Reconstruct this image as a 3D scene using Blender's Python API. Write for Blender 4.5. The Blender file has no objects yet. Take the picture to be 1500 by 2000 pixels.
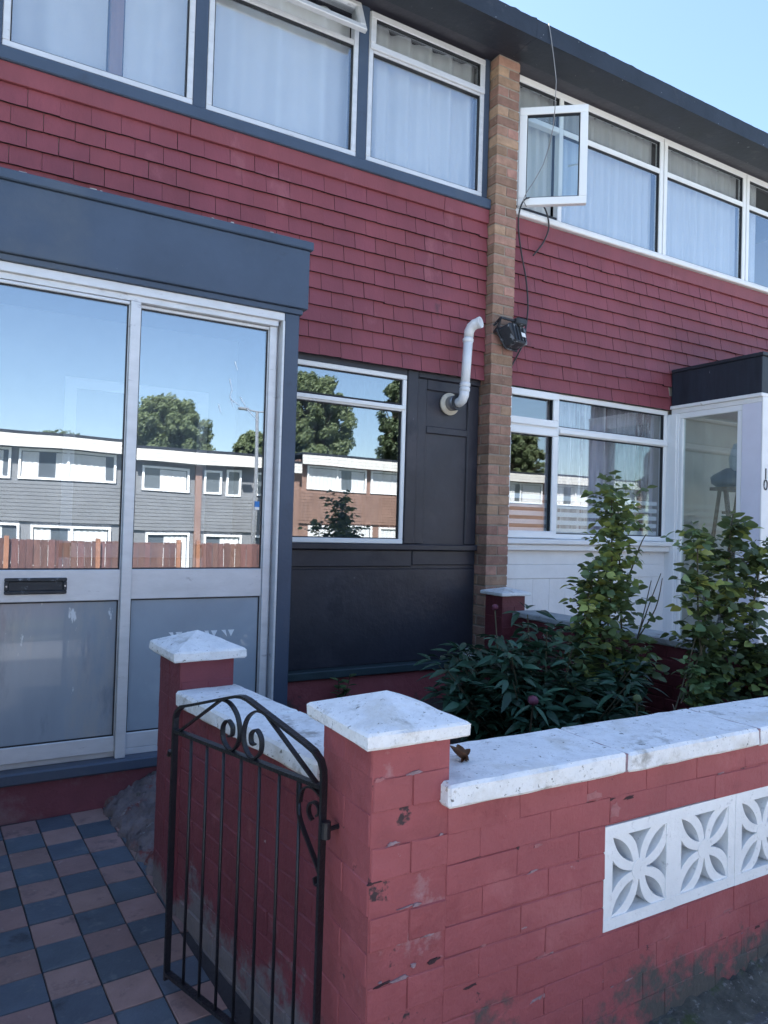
import bpy, bmesh, math, random
from mathutils import Vector, Matrix, Euler
random.seed(7)
S = bpy.context.scene
COL = S.collection
R = math.radians

# ------------------------------------------------------------------ camera
EYE = Vector((-3.382, -4.318, 1.42))
YAW, PITCH, ROLL = R(29.9), R(1.168), R(1.672)
f = Vector((math.sin(YAW) * math.cos(PITCH), math.cos(YAW) * math.cos(PITCH), math.sin(PITCH)))
r = Vector((math.cos(YAW), -math.sin(YAW), 0)); u = r.cross(f)
r2 = math.cos(ROLL) * r + math.sin(ROLL) * u
u2 = -math.sin(ROLL) * r + math.cos(ROLL) * u
cd = bpy.data.cameras.new('camera'); cam = bpy.data.objects.new('camera', cd); COL.objects.link(cam)
cd.sensor_fit = 'VERTICAL'; cd.sensor_height = 24.0; cd.lens = 24.0 * 1406 / 2000
cd.clip_start = 0.05; cd.clip_end = 2000
cam.matrix_world = Matrix(((r2.x, u2.x, -f.x, EYE.x), (r2.y, u2.y, -f.y, EYE.y), (r2.z, u2.z, -f.z, EYE.z), (0, 0, 0, 1)))
S.camera = cam

# ------------------------------------------------------------------ sky, sun, exposure
SUN_EL, SUN_AZ = R(54), R(-25)          # behind the terrace, a little to the left
w = bpy.data.worlds.new('World'); S.world = w; w.use_nodes = True
nt = w.node_tree; bg = nt.nodes['Background']
sk = nt.nodes.new('ShaderNodeTexSky'); sk.sky_type = 'NISHITA'; sk.sun_disc = False
sk.sun_elevation = SUN_EL; sk.sun_rotation = SUN_AZ; sk.air_density = 1.0; sk.dust_density = 0.5; sk.ozone_density = 2.0
nt.links.new(sk.outputs[0], bg.inputs[0]); bg.inputs[1].default_value = 0.07
sd = bpy.data.lights.new('sun', 'SUN'); sun = bpy.data.objects.new('sun', sd); COL.objects.link(sun)
sd.energy = 5.0; sd.angle = R(0.53); sd.color = (1.0, 0.95, 0.88)
dsun = Vector((math.sin(SUN_AZ) * math.cos(SUN_EL), math.cos(SUN_AZ) * math.cos(SUN_EL), math.sin(SUN_EL)))
sun.rotation_euler = (-dsun).to_track_quat('-Z', 'Y').to_euler(); sun.location = dsun * 60
vs = S.view_settings; vs.view_transform = 'Standard'; vs.look = 'None'; vs.gamma = 1; vs.exposure = 2.38
S.render.engine = 'CYCLES'
S.cycles.max_bounces = 8; S.cycles.transparent_max_bounces = 16

# ------------------------------------------------------------------ materials
MATS = {}
def mat(name, col, rough=0.6, var=0.12, vscale=5.0, bump=0.15, bscale=70.0, spec=0.4, metal=0.0, rnd=0.0,
        patches=(), base=None, coat=0.0, stretch=(1, 1, 1), trans=0.0):
    """procedural surface: base colour with soft noise, wear patches (colour, scale, threshold, softness), a dirty foot (base = z0, z1, colour)"""
    if name in MATS: return MATS[name]
    m = bpy.data.materials.new(name); m.use_nodes = True; t = m.node_tree; N = t.nodes; L = t.links
    b = N['Principled BSDF']; g = N.new('ShaderNodeNewGeometry')
    mp = N.new('ShaderNodeMapping'); mp.inputs['Scale'].default_value = stretch
    L.new(g.outputs['Position'], mp.inputs['Vector']); P = mp.outputs[0]
    def noise(scale, detail=5, rg=0.6):
        n = N.new('ShaderNodeTexNoise'); n.inputs['Scale'].default_value = scale; n.inputs['Detail'].default_value = detail
        n.inputs['Roughness'].default_value = rg; L.new(P, n.inputs['Vector']); return n.outputs['Fac']
    def ramp(src, a, c):
        x = N.new('ShaderNodeMapRange'); x.inputs[1].default_value = a; x.inputs[2].default_value = c; x.clamp = True
        L.new(src, x.inputs[0]); return x.outputs[0]
    def mix(fac, a, c):
        x = N.new('ShaderNodeMix'); x.data_type = 'RGBA'
        if isinstance(fac, float): x.inputs[0].default_value = fac
        else: L.new(fac, x.inputs[0])
        for k, s in ((6, a), (7, c)):
            if isinstance(s, tuple): x.inputs[k].default_value = s + (1,)
            else: L.new(s, x.inputs[k])
        return x.outputs[2]
    dk = tuple(c * (1 - var) for c in col); lt = tuple(min(1, c * (1 + var)) for c in col)
    c = mix(ramp(noise(vscale), 0.3, 0.7), dk, lt)
    if rnd:
        oi = N.new('ShaderNodeObjectInfo'); hs = N.new('ShaderNodeHueSaturation')
        mr = N.new('ShaderNodeMapRange'); mr.inputs[3].default_value = 1 - rnd; mr.inputs[4].default_value = 1 + rnd
        L.new(oi.outputs['Random'], mr.inputs[0]); L.new(mr.outputs[0], hs.inputs['Value'])
        m2 = N.new('ShaderNodeMath'); m2.operation = 'MULTIPLY'; m2.inputs[1].default_value = 7.31
        m3 = N.new('ShaderNodeMath'); m3.operation = 'FRACT'; L.new(oi.outputs['Random'], m2.inputs[0]); L.new(m2.outputs[0], m3.inputs[0])
        mh = N.new('ShaderNodeMapRange'); mh.inputs[3].default_value = 0.5 - rnd * 0.06; mh.inputs[4].default_value = 0.5 + rnd * 0.06
        L.new(m3.outputs[0], mh.inputs[0]); L.new(mh.outputs[0], hs.inputs['Hue'])
        L.new(c, hs.inputs['Color']); c = hs.outputs[0]
    for (pc, ps, th, so) in patches:
        c = mix(ramp(noise(ps, 8, 0.65), th, th + so), c, pc)
    if base:
        sx = N.new('ShaderNodeSeparateXYZ'); L.new(g.outputs['Position'], sx.inputs[0])
        ad = N.new('ShaderNodeMath'); ad.operation = 'MULTIPLY_ADD'; ad.inputs[1].default_value = 0.9
        nz = noise(5, 9, 0.72); L.new(nz, ad.inputs[0])
        neg = N.new('ShaderNodeMath'); neg.operation = 'SUBTRACT'; neg.inputs[0].default_value = -0.45; L.new(sx.outputs[2], neg.inputs[1])
        L.new(neg.outputs[0], ad.inputs[2])
        c = mix(ramp(ad.outputs[0], -base[1], -base[0]), c, base[2])
    L.new(c, b.inputs['Base Color'])
    b.inputs['Roughness'].default_value = rough; b.inputs['Metallic'].default_value = metal
    b.inputs['Specular IOR Level'].default_value = spec; b.inputs['Coat Weight'].default_value = coat
    if bump:
        bp = N.new('ShaderNodeBump'); bp.inputs['Strength'].default_value = bump; bp.inputs['Distance'].default_value = 0.01
        L.new(noise(bscale, 6), bp.inputs['Height']); L.new(bp.outputs[0], b.inputs['Normal'])
    if trans:
        tr = N.new('ShaderNodeBsdfTranslucent'); L.new(c, tr.inputs[0]); ms = N.new('ShaderNodeMixShader'); ms.inputs[0].default_value = trans
        L.new(b.outputs[0], ms.inputs[1]); L.new(tr.outputs[0], ms.inputs[2]); L.new(ms.outputs[0], N['Material Output'].inputs[0])
    MATS[name] = m; return m

def glass(name, refl, tint=(0.85, 0.9, 0.92)):
    if name in MATS: return MATS[name]
    m = bpy.data.materials.new(name); m.use_nodes = True; t = m.node_tree; N = t.nodes; L = t.links
    N.remove(N['Principled BSDF'])
    a = N.new('ShaderNodeBsdfTransparent'); a.inputs[0].default_value = tint + (1,)
    gl = N.new('ShaderNodeBsdfGlossy'); gl.inputs['Roughness'].default_value = 0.004; gl.inputs[0].default_value = (0.95, 0.97, 1, 1)
    g = N.new('ShaderNodeNewGeometry'); nz = N.new('ShaderNodeTexNoise'); nz.inputs['Scale'].default_value = 1.3; nz.inputs['Detail'].default_value = 1
    L.new(g.outputs['Position'], nz.inputs['Vector'])
    bp = N.new('ShaderNodeBump'); bp.inputs['Strength'].default_value = 0.10; bp.inputs['Distance'].default_value = 0.01
    L.new(nz.outputs['Fac'], bp.inputs['Height']); L.new(bp.outputs[0], gl.inputs['Normal'])
    dt = N.new('ShaderNodeVectorMath'); dt.operation = 'DOT_PRODUCT'; L.new(g.outputs['Incoming'], dt.inputs[0]); L.new(g.outputs['Normal'], dt.inputs[1])
    def mth(op, a_, b_):
        x = N.new('ShaderNodeMath'); x.operation = op
        for k_, v_ in ((0, a_), (1, b_)):
            if isinstance(v_, (int, float)): x.inputs[k_].default_value = v_
            elif v_ is not None: L.new(v_, x.inputs[k_])
        return x.outputs[0]
    sch = mth('POWER', mth('SUBTRACT', 1.0, mth('ABSOLUTE', dt.outputs['Value'], None)), 5.0)
    ad = N.new('ShaderNodeMath'); ad.operation = 'MULTIPLY_ADD'; ad.inputs[1].default_value = 1 - refl; ad.inputs[2].default_value = refl; L.new(sch, ad.inputs[0])
    ms = N.new('ShaderNodeMixShader'); L.new(ad.outputs[0], ms.inputs[0]); L.new(a.outputs[0], ms.inputs[1]); L.new(gl.outputs[0], ms.inputs[2])
    L.new(ms.outputs[0], N['Material Output'].inputs[0]); MATS[name] = m; return m

RED = (0.218, 0.056, 0.070)
M_SHING = mat('red_painted_shingle', RED, 0.55, 0.14, 3, 0.2, 60, rnd=0.05, patches=[((0.185, 0.052, 0.070), 1.3, 0.52, 0.2), ((0.30, 0.10, 0.115), 2.6, 0.60, 0.12), ((0.13, 0.045, 0.055), 6, 0.66, 0.08), ((0.5, 0.42, 0.42), 30, 0.735, 0.02)], stretch=(1, 1, 0.5))
M_EDGE = mat('bare_shingle_edge', (0.035, 0.016, 0.02), 0.9, 0.3, 12, 0.2)
M_REDWALL = mat('red_masonry_paint', (0.315, 0.082, 0.090), 0.6, 0.12, 4, 0.9, 16, rnd=0.02,
    patches=[((0.385, 0.125, 0.13), 3.5, 0.56, 0.16), ((0.26, 0.062, 0.07), 5, 0.58, 0.10), ((0.40, 0.30, 0.31), 13, 0.70, 0.04), ((0.10, 0.035, 0.04), 19, 0.69, 0.02)],
    base=(0.06, 0.16, (0.085, 0.08, 0.075)))
M_REDMORTAR = mat('red_painted_mortar', (0.30, 0.079, 0.086), 0.7, 0.15, 9, 0.9, 22,
    patches=[((0.37, 0.20, 0.21), 5, 0.62, 0.08), ((0.05, 0.03, 0.035), 9, 0.61, 0.04)], base=(0.06, 0.17, (0.08, 0.076, 0.07)))
M_REDMID = mat('shaded_side_red_paint', (0.175, 0.042, 0.056), 0.62, 0.15, 4, 0.8, 20, rnd=0.03, patches=[((0.24, 0.075, 0.085), 5, 0.6, 0.1), ((0.33, 0.27, 0.28), 12, 0.69, 0.03)], base=(0.10, 0.19, (0.18, 0.155, 0.165)))  # darker copy of the wall red: side wall's shade is in the colour
M_REDDK = mat('shade_darkened_red', (0.13, 0.030, 0.036), 0.6, 0.15, 5, 0.4, 40, rnd=0.04, patches=[((0.25, 0.17, 0.18), 14, 0.69, 0.03)])  # wall red darkened to carry the shade on boundary wall and stub pillar
M_WHITESTONE = mat('white_painted_concrete', (0.78, 0.79, 0.80), 0.75, 0.06, 6, 0.5, 60,
    patches=[((0.66, 0.67, 0.68), 22, 0.48, 0.2), ((0.50, 0.50, 0.49), 110, 0.58, 0.12), ((0.60, 0.58, 0.54), 5, 0.55, 0.15), ((0.36, 0.35, 0.33), 8, 0.585, 0.10), ((0.15, 0.15, 0.14), 48, 0.625, 0.05), ((0.42, 0.36, 0.28), 17, 0.665, 0.04)])
M_GREYSTONE = mat('grey_concrete_coping', (0.34, 0.36, 0.37), 0.85, 0.18, 7, 0.5, 70, patches=[((0.13, 0.14, 0.13), 25, 0.6, 0.06)])
M_BRICK = mat('brown_brick', (0.31, 0.185, 0.135), 0.85, 0.22, 14, 0.5, 90, rnd=0.28, patches=[((0.36, 0.27, 0.2), 12, 0.62, 0.1), ((0.12, 0.07, 0.06), 20, 0.66, 0.06)])
M_MORTAR = mat('grey_mortar', (0.27, 0.23, 0.19), 0.9, 0.2, 12, 0.5, 90)
M_GREYP = mat('slate_grey_paint', (0.052, 0.075, 0.120), 0.42, 0.12, 3, 0.2, 22, patches=[((0.072, 0.092, 0.128), 1.4, 0.52, 0.15), ((0.045, 0.06, 0.09), 4, 0.62, 0.1), ((0.3, 0.32, 0.34), 42, 0.735, 0.02)])
M_DARKP = mat('charcoal_paint', (0.034, 0.034, 0.046), 0.4, 0.2, 3, 0.3, 18, patches=[((0.055, 0.05, 0.062), 2.2, 0.54, 0.15), ((0.02, 0.022, 0.034), 3.1, 0.58, 0.12), ((0.12, 0.12, 0.135), 24, 0.70, 0.03)])
M_BLACKP = mat('black_roof_paint', (0.02, 0.025, 0.036), 0.5, 0.25, 3, 0.2, 24, patches=[((0.45, 0.46, 0.46), 22, 0.69, 0.02), ((0.06, 0.06, 0.065), 5, 0.6, 0.1)])
M_ALU = mat('aged_aluminium', (0.62, 0.63, 0.66), 0.42, 0.08, 7, 0.08, 60, metal=0.25, patches=[((0.42, 0.42, 0.45), 9, 0.63, 0.08)], stretch=(1, 1, 3))
M_UPVC = mat('white_upvc', (0.80, 0.81, 0.82), 0.3, 0.03, 4, 0.0, 30, patches=[((0.62, 0.6, 0.57), 6, 0.68, 0.1)])
M_WTIMB = mat('white_timber_paint', (0.76, 0.76, 0.77), 0.5, 0.05, 6, 0.2, 40, patches=[((0.55, 0.5, 0.46), 13, 0.68, 0.05)])
M_LILAC = mat('pale_lilac_paint', (0.66, 0.66, 0.76), 0.45, 0.04, 5, 0.1, 40)
M_RUBBER = mat('black_gasket', (0.02, 0.022, 0.028), 0.6, 0.05, 5, 0)
M_IRON = mat('black_wrought_iron', (0.012, 0.013, 0.018), 0.38, 0.3, 12, 0.35, 90, spec=0.5, patches=[((0.10, 0.045, 0.03), 30, 0.68, 0.04), ((0.35, 0.36, 0.38), 70, 0.735, 0.02)])
M_CURT = mat('white_net_curtain', (0.86, 0.87, 0.88), 0.9, 0.04, 3, 0, trans=0.3)
M_CURT2 = mat('patterned_curtain', (0.40, 0.38, 0.42), 0.9, 0.3, 12, 0, patches=[((0.20, 0.13, 0.14), 2.4, 0.54, 0.05), ((0.72, 0.71, 0.74), 4, 0.56, 0.05)], stretch=(4, 1, 0.25), trans=0.2)
M_BEIGE = mat('beige_interior', (0.50, 0.46, 0.42), 0.8, 0.1, 2, 0)
M_DARKIN = mat('dim_interior', (0.34, 0.36, 0.38), 0.9, 0.15, 2, 0)
M_FROST = mat('frosted_glass', (0.30, 0.36, 0.43), 0.22, 0.10, 2.2, 0.02, 20, spec=0.6, coat=0.6, patches=[((0.40, 0.45, 0.51), 1.5, 0.55, 0.2)])
M_FROST2 = mat('smeared_reflection_frost', (0.27, 0.32, 0.38), 0.2, 0.12, 1.4, 0.02, 20, spec=0.6, coat=0.6, patches=[((0.36, 0.36, 0.36), 1.1, 0.52, 0.12), ((0.17, 0.20, 0.25), 1.6, 0.56, 0.12), ((0.62, 0.67, 0.72), 8, 0.66, 0.03)], stretch=(2.2, 1, 0.6))  # grey patches paint in the paving's reflection, white ones are smears
M_TBLUE = mat('blue_quarry_tile', (0.088, 0.112, 0.145), 0.55, 0.15, 9, 0.25, 80, rnd=0.14, patches=[((0.15, 0.17, 0.19), 13, 0.58, 0.12), ((0.04, 0.05, 0.065), 4, 0.58, 0.1)])
M_TRED = mat('rose_quarry_tile', (0.29, 0.185, 0.172), 0.6, 0.14, 9, 0.25, 80, rnd=0.14, patches=[((0.18, 0.12, 0.12), 11, 0.56, 0.12), ((0.34, 0.24, 0.23), 26, 0.62, 0.06)])
M_GROUT = mat('dark_grout', (0.05, 0.045, 0.05), 0.9, 0.2, 12, 0.4)
M_CEM = mat('rough_cement', (0.16, 0.13, 0.135), 0.9, 0.35, 10, 1.0, 30, patches=[((0.17, 0.05, 0.05), 7, 0.57, 0.05), ((0.27, 0.26, 0.27), 14, 0.60, 0.06), ((0.06, 0.055, 0.05), 9, 0.64, 0.06)])
M_SOIL = mat('dark_garden_soil', (0.05, 0.038, 0.034), 0.95, 0.4, 14, 1.0, 45, patches=[((0.22, 0.19, 0.18), 60, 0.68, 0.03)])
M_TARMAC = mat('worn_tarmac', (0.10, 0.10, 0.105), 0.9, 0.3, 5, 1.0, 70, patches=[((0.22, 0.22, 0.22), 65, 0.56, 0.06), ((0.04, 0.04, 0.04), 45, 0.6, 0.05), ((0.07, 0.085, 0.05), 6, 0.56, 0.08)])
M_ROAD = mat('sunlit_road', (0.42, 0.43, 0.45), 0.9, 0.15, 1.5, 0.6, 60)
M_PAVE = mat('concrete_paving', (0.36, 0.36, 0.36), 0.85, 0.12, 2, 0.3, 60)
M_GRASS = mat('grass', (0.065, 0.085, 0.03), 0.9, 0.3, 1.2, 0.5, 30)
M_PIPE = mat('white_plastic_pipe', (0.72, 0.73, 0.75), 0.35, 0.04, 10, 0.05, 60, patches=[((0.5, 0.48, 0.44), 30, 0.66, 0.05)])
M_STEEL = mat('dull_steel', (0.45, 0.45, 0.47), 0.35, 0.15, 20, 0.1, 60, metal=0.8)
M_CREAM = mat('cream_collar', (0.62, 0.56, 0.46), 0.6, 0.1, 20, 0.1, 60)
M_BLKPL = mat('weathered_black_plastic', (0.032, 0.035, 0.042), 0.5, 0.2, 20, 0.2, 70, patches=[((0.26, 0.28, 0.31), 16, 0.56, 0.07)])
M_CABLE = mat('dark_cable', (0.03, 0.03, 0.035), 0.5, 0.1, 10, 0)
M_CABLEG = mat('grey_cable', (0.25, 0.25, 0.26), 0.6, 0.1, 10, 0)
M_LABEL = mat('white_sticker', (0.8, 0.8, 0.8), 0.5, 0.02, 5, 0)
M_BLUEST = mat('blue_sticker', (0.03, 0.20, 0.55), 0.4, 0.02, 5, 0)
M_SCRATCH = mat('scratch_marks', (0.75, 0.8, 0.86), 0.8, 0.05, 5, 0)
M_PEONY = mat('peony_leaf', (0.035, 0.088, 0.056), 0.42, 0.3, 3, 0.1, 40, rnd=0.35, trans=0.15)
M_ROSE = mat('rose_leaf', (0.135, 0.20, 0.085), 0.42, 0.35, 5, 0.1, 40, rnd=0.45, trans=0.35)
M_ROSEY = mat('young_rose_leaf', (0.31, 0.34, 0.10), 0.45, 0.3, 3, 0.1, 40, rnd=0.35, trans=0.3)
M_STEM = mat('green_brown_stem', (0.07, 0.06, 0.035), 0.7, 0.3, 20, 0.2)
M_DRY = mat('dry_stalk', (0.27, 0.22, 0.16), 0.8, 0.25, 20, 0.2)
M_BUD = mat('purple_bud', (0.12, 0.03, 0.055), 0.6, 0.2, 30, 0.2)
M_GBUD = mat('green_bud', (0.12, 0.15, 0.06), 0.6, 0.2, 30, 0.2)
M_DLEAF = mat('dead_leaf', (0.12, 0.055, 0.025), 0.7, 0.4, 40, 0.4)
M_BARK = mat('bark', (0.09, 0.07, 0.055), 0.9, 0.3, 6, 0.6, 30)
M_TREE = mat('tree_leaf', (0.16, 0.205, 0.105), 0.6, 0.25, 1.6, 0, trans=0.5)
M_TREE2 = mat('dark_tree_leaf', (0.11, 0.15, 0.08), 0.6, 0.3, 1.6, 0, trans=0.45)
M_GTILE = mat('grey_tile_hanging', (0.19, 0.20, 0.215), 0.8, 0.12, 1.2, 0.3, 20)
M_BTILE = mat('brown_brick_far', (0.24, 0.15, 0.12), 0.85, 0.15, 3, 0.3, 30)
M_FASC = mat('white_fascia_boards', (0.62, 0.61, 0.58), 0.5, 0.04, 2, 0)
M_FENCE = mat('red_brown_fence', (0.12, 0.065, 0.055), 0.85, 0.2, 4, 0.3, 30, rnd=0.2, stretch=(4, 4, 1))
M_BAG = mat('blue_bag', (0.03, 0.08, 0.16), 0.5, 0.15, 9, 0.3, 20)
M_WBAG = mat('white_bag', (0.55, 0.58, 0.62), 0.5, 0.1, 9, 0.3, 20)
M_WOODD = mat('dark_wood', (0.06, 0.035, 0.028), 0.6, 0.2, 9, 0.2, 30, stretch=(1, 1, 0.3))
G_DOOR = glass('door_glass', 0.25, (0.86, 0.90, 0.93))
G_NLOW = glass('neighbour_glass', 0.13, (0.95, 0.97, 0.98))
G_WIN = glass('window_glass', 0.19, (0.97, 0.985, 0.99))
G_LOW = glass('lower_window_glass', 0.24, (0.70, 0.75, 0.78))
G_PORCH = glass('porch_glass', 0.07, (0.86, 0.9, 0.9))

# ------------------------------------------------------------------ mesh helpers
class MB:
    def __init__(s): s.v = []; s.f = []
    def add(s, vs, fs, M=None):
        o = len(s.v); s.v += [tuple(M @ Vector(p)) if M else tuple(p) for p in vs]
        s.f += [tuple(i + o for i in q) for q in fs]; return s
    def box(s, x0, x1, y0, y1, z0, z1, M=None):
        v = [(x, y, z) for z in (z0, z1) for y in (y0, y1) for x in (x0, x1)]
        return s.add(v, [(0, 2, 3, 1), (4, 5, 7, 6), (0, 1, 5, 4), (1, 3, 7, 5), (3, 2, 6, 7), (2, 0, 4, 6)], M)
    def prism(s, poly, a, b, axis='y', M=None):
        n = len(poly)
        def p(q, d): return (q[0], d, q[1]) if axis == 'y' else ((d, q[0], q[1]) if axis == 'x' else (q[0], q[1], d))
        v = [p(q, a) for q in poly] + [p(q, b) for q in poly]
        fs = [tuple(range(n)), tuple(range(2 * n - 1, n - 1, -1))] + [(i, i + n, (i + 1) % n + n, (i + 1) % n) for i in range(n)]
        return s.add(v, fs, M)
    def tube(s, pts, rad, n=8, closed=False, M=None, flat=1.0):
        pts = [Vector(p) for p in pts]; k = len(pts); rad = rad if isinstance(rad, (list, tuple)) else [rad] * k
        vs = []; up = None
        for i, p in enumerate(pts):
            a = pts[(i - 1) % k] if (i or closed) else p; b = pts[(i + 1) % k] if (i < k - 1 or closed) else p
            t = (b - a).normalized() if (b - a).length > 1e-9 else Vector((0, 0, 1))
            if up is None: up = t.orthogonal().normalized()
            up = (up - t * up.dot(t)); up = up.normalized() if up.length > 1e-6 else t.orthogonal().normalized()
            sd_ = t.cross(up)
            for j in range(n):
                c = 2 * math.pi * j / n; vs.append(p + (up * math.cos(c) + sd_ * math.sin(c) * flat) * rad[i])
        fs = []
        for i in range(k if closed else k - 1):
            for j in range(n):
                fs.append((i * n + j, i * n + (j + 1) % n, ((i + 1) % k) * n + (j + 1) % n, ((i + 1) % k) * n + j))
        if not closed: fs += [tuple(range(n - 1, -1, -1)), tuple(range((k - 1) * n, k * n))]
        return s.add(vs, fs, M)
    def mesh(s, name, m, bevel=0.0, smooth=False, seg=1):
        me = bpy.data.meshes.new(name); me.from_pydata(s.v, [], s.f)
        b = bmesh.new(); b.from_mesh(me); bmesh.ops.recalc_face_normals(b, faces=b.faces)
        if bevel: bmesh.ops.bevel(b, geom=[e for e in b.edges if e.is_manifold and e.calc_face_angle(0) > 0.5], offset=bevel, segments=seg, affect='EDGES', profile=0.6)
        b.to_mesh(me); b.free(); me.materials.append(m)
        if smooth:
            for p in me.polygons: p.use_smooth = True
        return me
    def build(s, name, m, parent=None, bevel=0.0, smooth=False, seg=1):
        return place(name, s.mesh(name, m, bevel, smooth, seg), parent)
def place(name, me, parent=None, M=None):
    o = bpy.data.objects.new(name, me); COL.objects.link(o)
    if M is not None: o.matrix_basis = M
    if parent:
        o.parent = parent; pw = Matrix.Identity(4); p = parent
        while p: pw = p.matrix_parent_inverse @ p.matrix_basis @ Matrix.Identity(4) if p.parent is None else p.parent.matrix_basis @ p.matrix_parent_inverse @ p.matrix_basis; break
        o.matrix_parent_inverse = pw.inverted()
    return o
def tag(o, label=None, cat=None, group=None, kind=None):
    if label: o['label'] = label
    if cat: o['category'] = cat
    if group: o['group'] = group
    if kind: o['kind'] = kind
    return o
def thing(name, loc, label, cat, group=None):
    o = bpy.data.objects.new(name, None); COL.objects.link(o); o.location = loc; o.empty_display_size = 0.1
    o.matrix_basis = Matrix.Translation(loc); return tag(o, label, cat, group)
def struct(o): o['kind'] = 'structure'; return o
def T(x, y, z): return Matrix.Translation((x, y, z))
def RZ(a): return Matrix.Rotation(a, 4, 'Z')
def J(a): return random.uniform(-a, a)
H = 1.42                                   # eye height: measured z + H = world z
# rounded brick of unit size, a few variants, scaled per instance
def brick_mesh(name, m, l, d, h, ch=0.006, jit=0.0015, seed=0):
    rr = random.Random(seed); b = bmesh.new(); bmesh.ops.create_cube(b, size=1)
    for v in b.verts: v.co = Vector((v.co.x * l, v.co.y * d, v.co.z * h))
    bmesh.ops.bevel(b, geom=b.edges[:], offset=ch, segments=1, affect='EDGES')
    for v in b.verts: v.co += Vector((rr.uniform(-jit, jit), rr.uniform(-jit, jit), rr.uniform(-jit, jit)))
    me = bpy.data.meshes.new(name); b.to_mesh(me); b.free(); me.materials.append(m); return me

# ------------------------------------------------------------------ ground, pavement, path
def gz(y):
    if y > -6: return -0.06
    if y > -15: return -0.06 - 1.3 * ((-6 - y) / 9.0)
    return -1.36
def strip(name, x0, x1, ys, dz, m, kind='structure'):
    b = MB(); v = []; fs = []
    for y in ys: v += [(x0, y, gz(y) + dz), (x1, y, gz(y) + dz)]
    for i in range(len(ys) - 1): fs.append((2 * i, 2 * i + 1, 2 * i + 3, 2 * i + 2))
    b.add(v, fs); o = b.build(name, m); o['kind'] = kind; return o
strip('ground', -500, 500, [600, 10, -6, -8, -10, -12, -15, -40, -700], 0, M_GRASS)
strip('road', -90, 90, [-5.16, -6, -7.5, -9, -10.5, -11.5], 0.006, M_ROAD)
b = MB().box(-60, 60, -5.0, -2.86, -0.25, 0.0); struct(b.build('pavement', M_TARMAC))
b = MB().box(-60, 60, -5.15, -5.004, -0.25, 0.004); struct(b.build('kerb', M_PAVE))
strip('far_pavement', -90, 90, [-11.6, -12.5, -13.6], 0.1, M_PAVE)
# front garden soil, ours and next door (gently lumpy)
def lumpy(name, x0, x1, y0, y1, z, amp, m, step=0.09):
    nx = int((x1 - x0) / step); ny = int((y1 - y0) / step); v = []; fs = []
    for j in range(ny + 1):
        for i in range(nx + 1):
            e = 0 if i in (0, nx) or j in (0, ny) else 1
            v.append((x0 + (x1 - x0) * i / nx, y0 + (y1 - y0) * j / ny, z + e * J(amp)))
    for j in range(ny):
        for i in range(nx): q = j * (nx + 1) + i; fs.append((q, q + 1, q + nx + 2, q + nx + 1))
    return struct(MB().add(v, fs).build(name, m, smooth=True))
lumpy('garden_soil', -2.50, 0.14, -2.72, 0.135, 0.17, 0.025, M_SOIL)
lumpy('garden_soil', -5.4, -3.76, -2.86, -0.60, 0.05, 0.02, M_SOIL)
lumpy('garden_soil', 0.28, 2.2, -2.72, 0.135, 0.13, 0.025, M_SOIL)
struct(MB().box(2.2, 6, -2.86, -0.8, -0.2, 0.06).build('neighbour_path', M_PAVE))
# tiled path: each quarry tile is its own piece, the bed slopes up to the porch
def pz(y): return 0.0145 + 0.03 * (y + 2.137)
b = MB(); b.add([(x, y, pz(y) + dz) for dz in (-0.2, -0.006) for (x, y) in ((-3.76, -2.86), (-2.60, -2.86), (-2.60, -0.66), (-3.76, -0.66))],
      [(0, 1, 2, 3), (4, 5, 6, 7), (0, 1, 5, 4), (1, 2, 6, 5), (2, 3, 7, 6), (3, 0, 4, 7)])
path = struct(b.build('path', M_GROUT))
ts = 0.143; ang = 0.07
tb = [brick_mesh('tile_blue', M_TBLUE, ts - 0.004, ts - 0.004, 0.02, 0.0015, 0.0006, i) for i in range(3)]
tr_ = [brick_mesh('tile_rose', M_TRED, ts - 0.004, ts - 0.004, 0.02, 0.0015, 0.0006, i + 9) for i in range(3)]
for c in range(-7, 4):
    for rw in range(-1, 14):
        dx = (c + 0.5 - 0.0) * ts - ts; dy = -(rw + 0.5) * ts
        x = -3.067 + ts + dx * math.cos(ang) - dy * math.sin(ang) - ts; y = -0.862 + dx * math.sin(ang) + dy * math.cos(ang)
        x += ts; 
        if y > -0.74 or y < -2.80 or x > -2.64 or x < -3.70: continue
        blue = (c - 1 + rw) % 2 == 0
        M = T(x, y, pz(y) - 0.008 + J(0.0012)) @ RZ(ang + J(0.006)) @ Matrix.Rotation(0.03 + J(0.004), 4, 'X') @ Matrix.Rotation(J(0.004), 4, 'Y')
        place('tile', random.choice(tb if blue else tr_), path, M)
# rough cement haunch between the tiles and the side wall
nx, ny = 26, 80; v = []; fs = []
for j in range(ny + 1):
    t = j / ny; y = -0.70 - t * 1.02
    xl = -2.80 + 0.10 * t + 0.012 * math.sin(j * 0.65) + J(0.006); xr = -2.52
    for i in range(nx + 1):
        s_ = i / nx; x = xl + (xr - xl) * s_
        hgt = (0.0 if i == 0 else 0.012 + 0.13 * (1 - t) ** 0.7 * s_ ** 0.8 + 0.02 * s_ + J(0.009) + 0.013 * (math.sin(y * 46 + x * 20 + 2 * math.sin(x * 31)) > 0.55) - 0.006 * (math.sin(y * 23 - x * 14) > 0.8))
        v.append((x, y, pz(y) - (0.01 if i == 0 else 0) + hgt))
for j in range(ny):
    for i in range(nx): q = j * (nx + 1) + i; fs.append((q, q + 1, q + nx + 2, q + nx + 1))
struct(MB().add(v, fs).build('cement_haunch', M_CEM, smooth=True))

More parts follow.
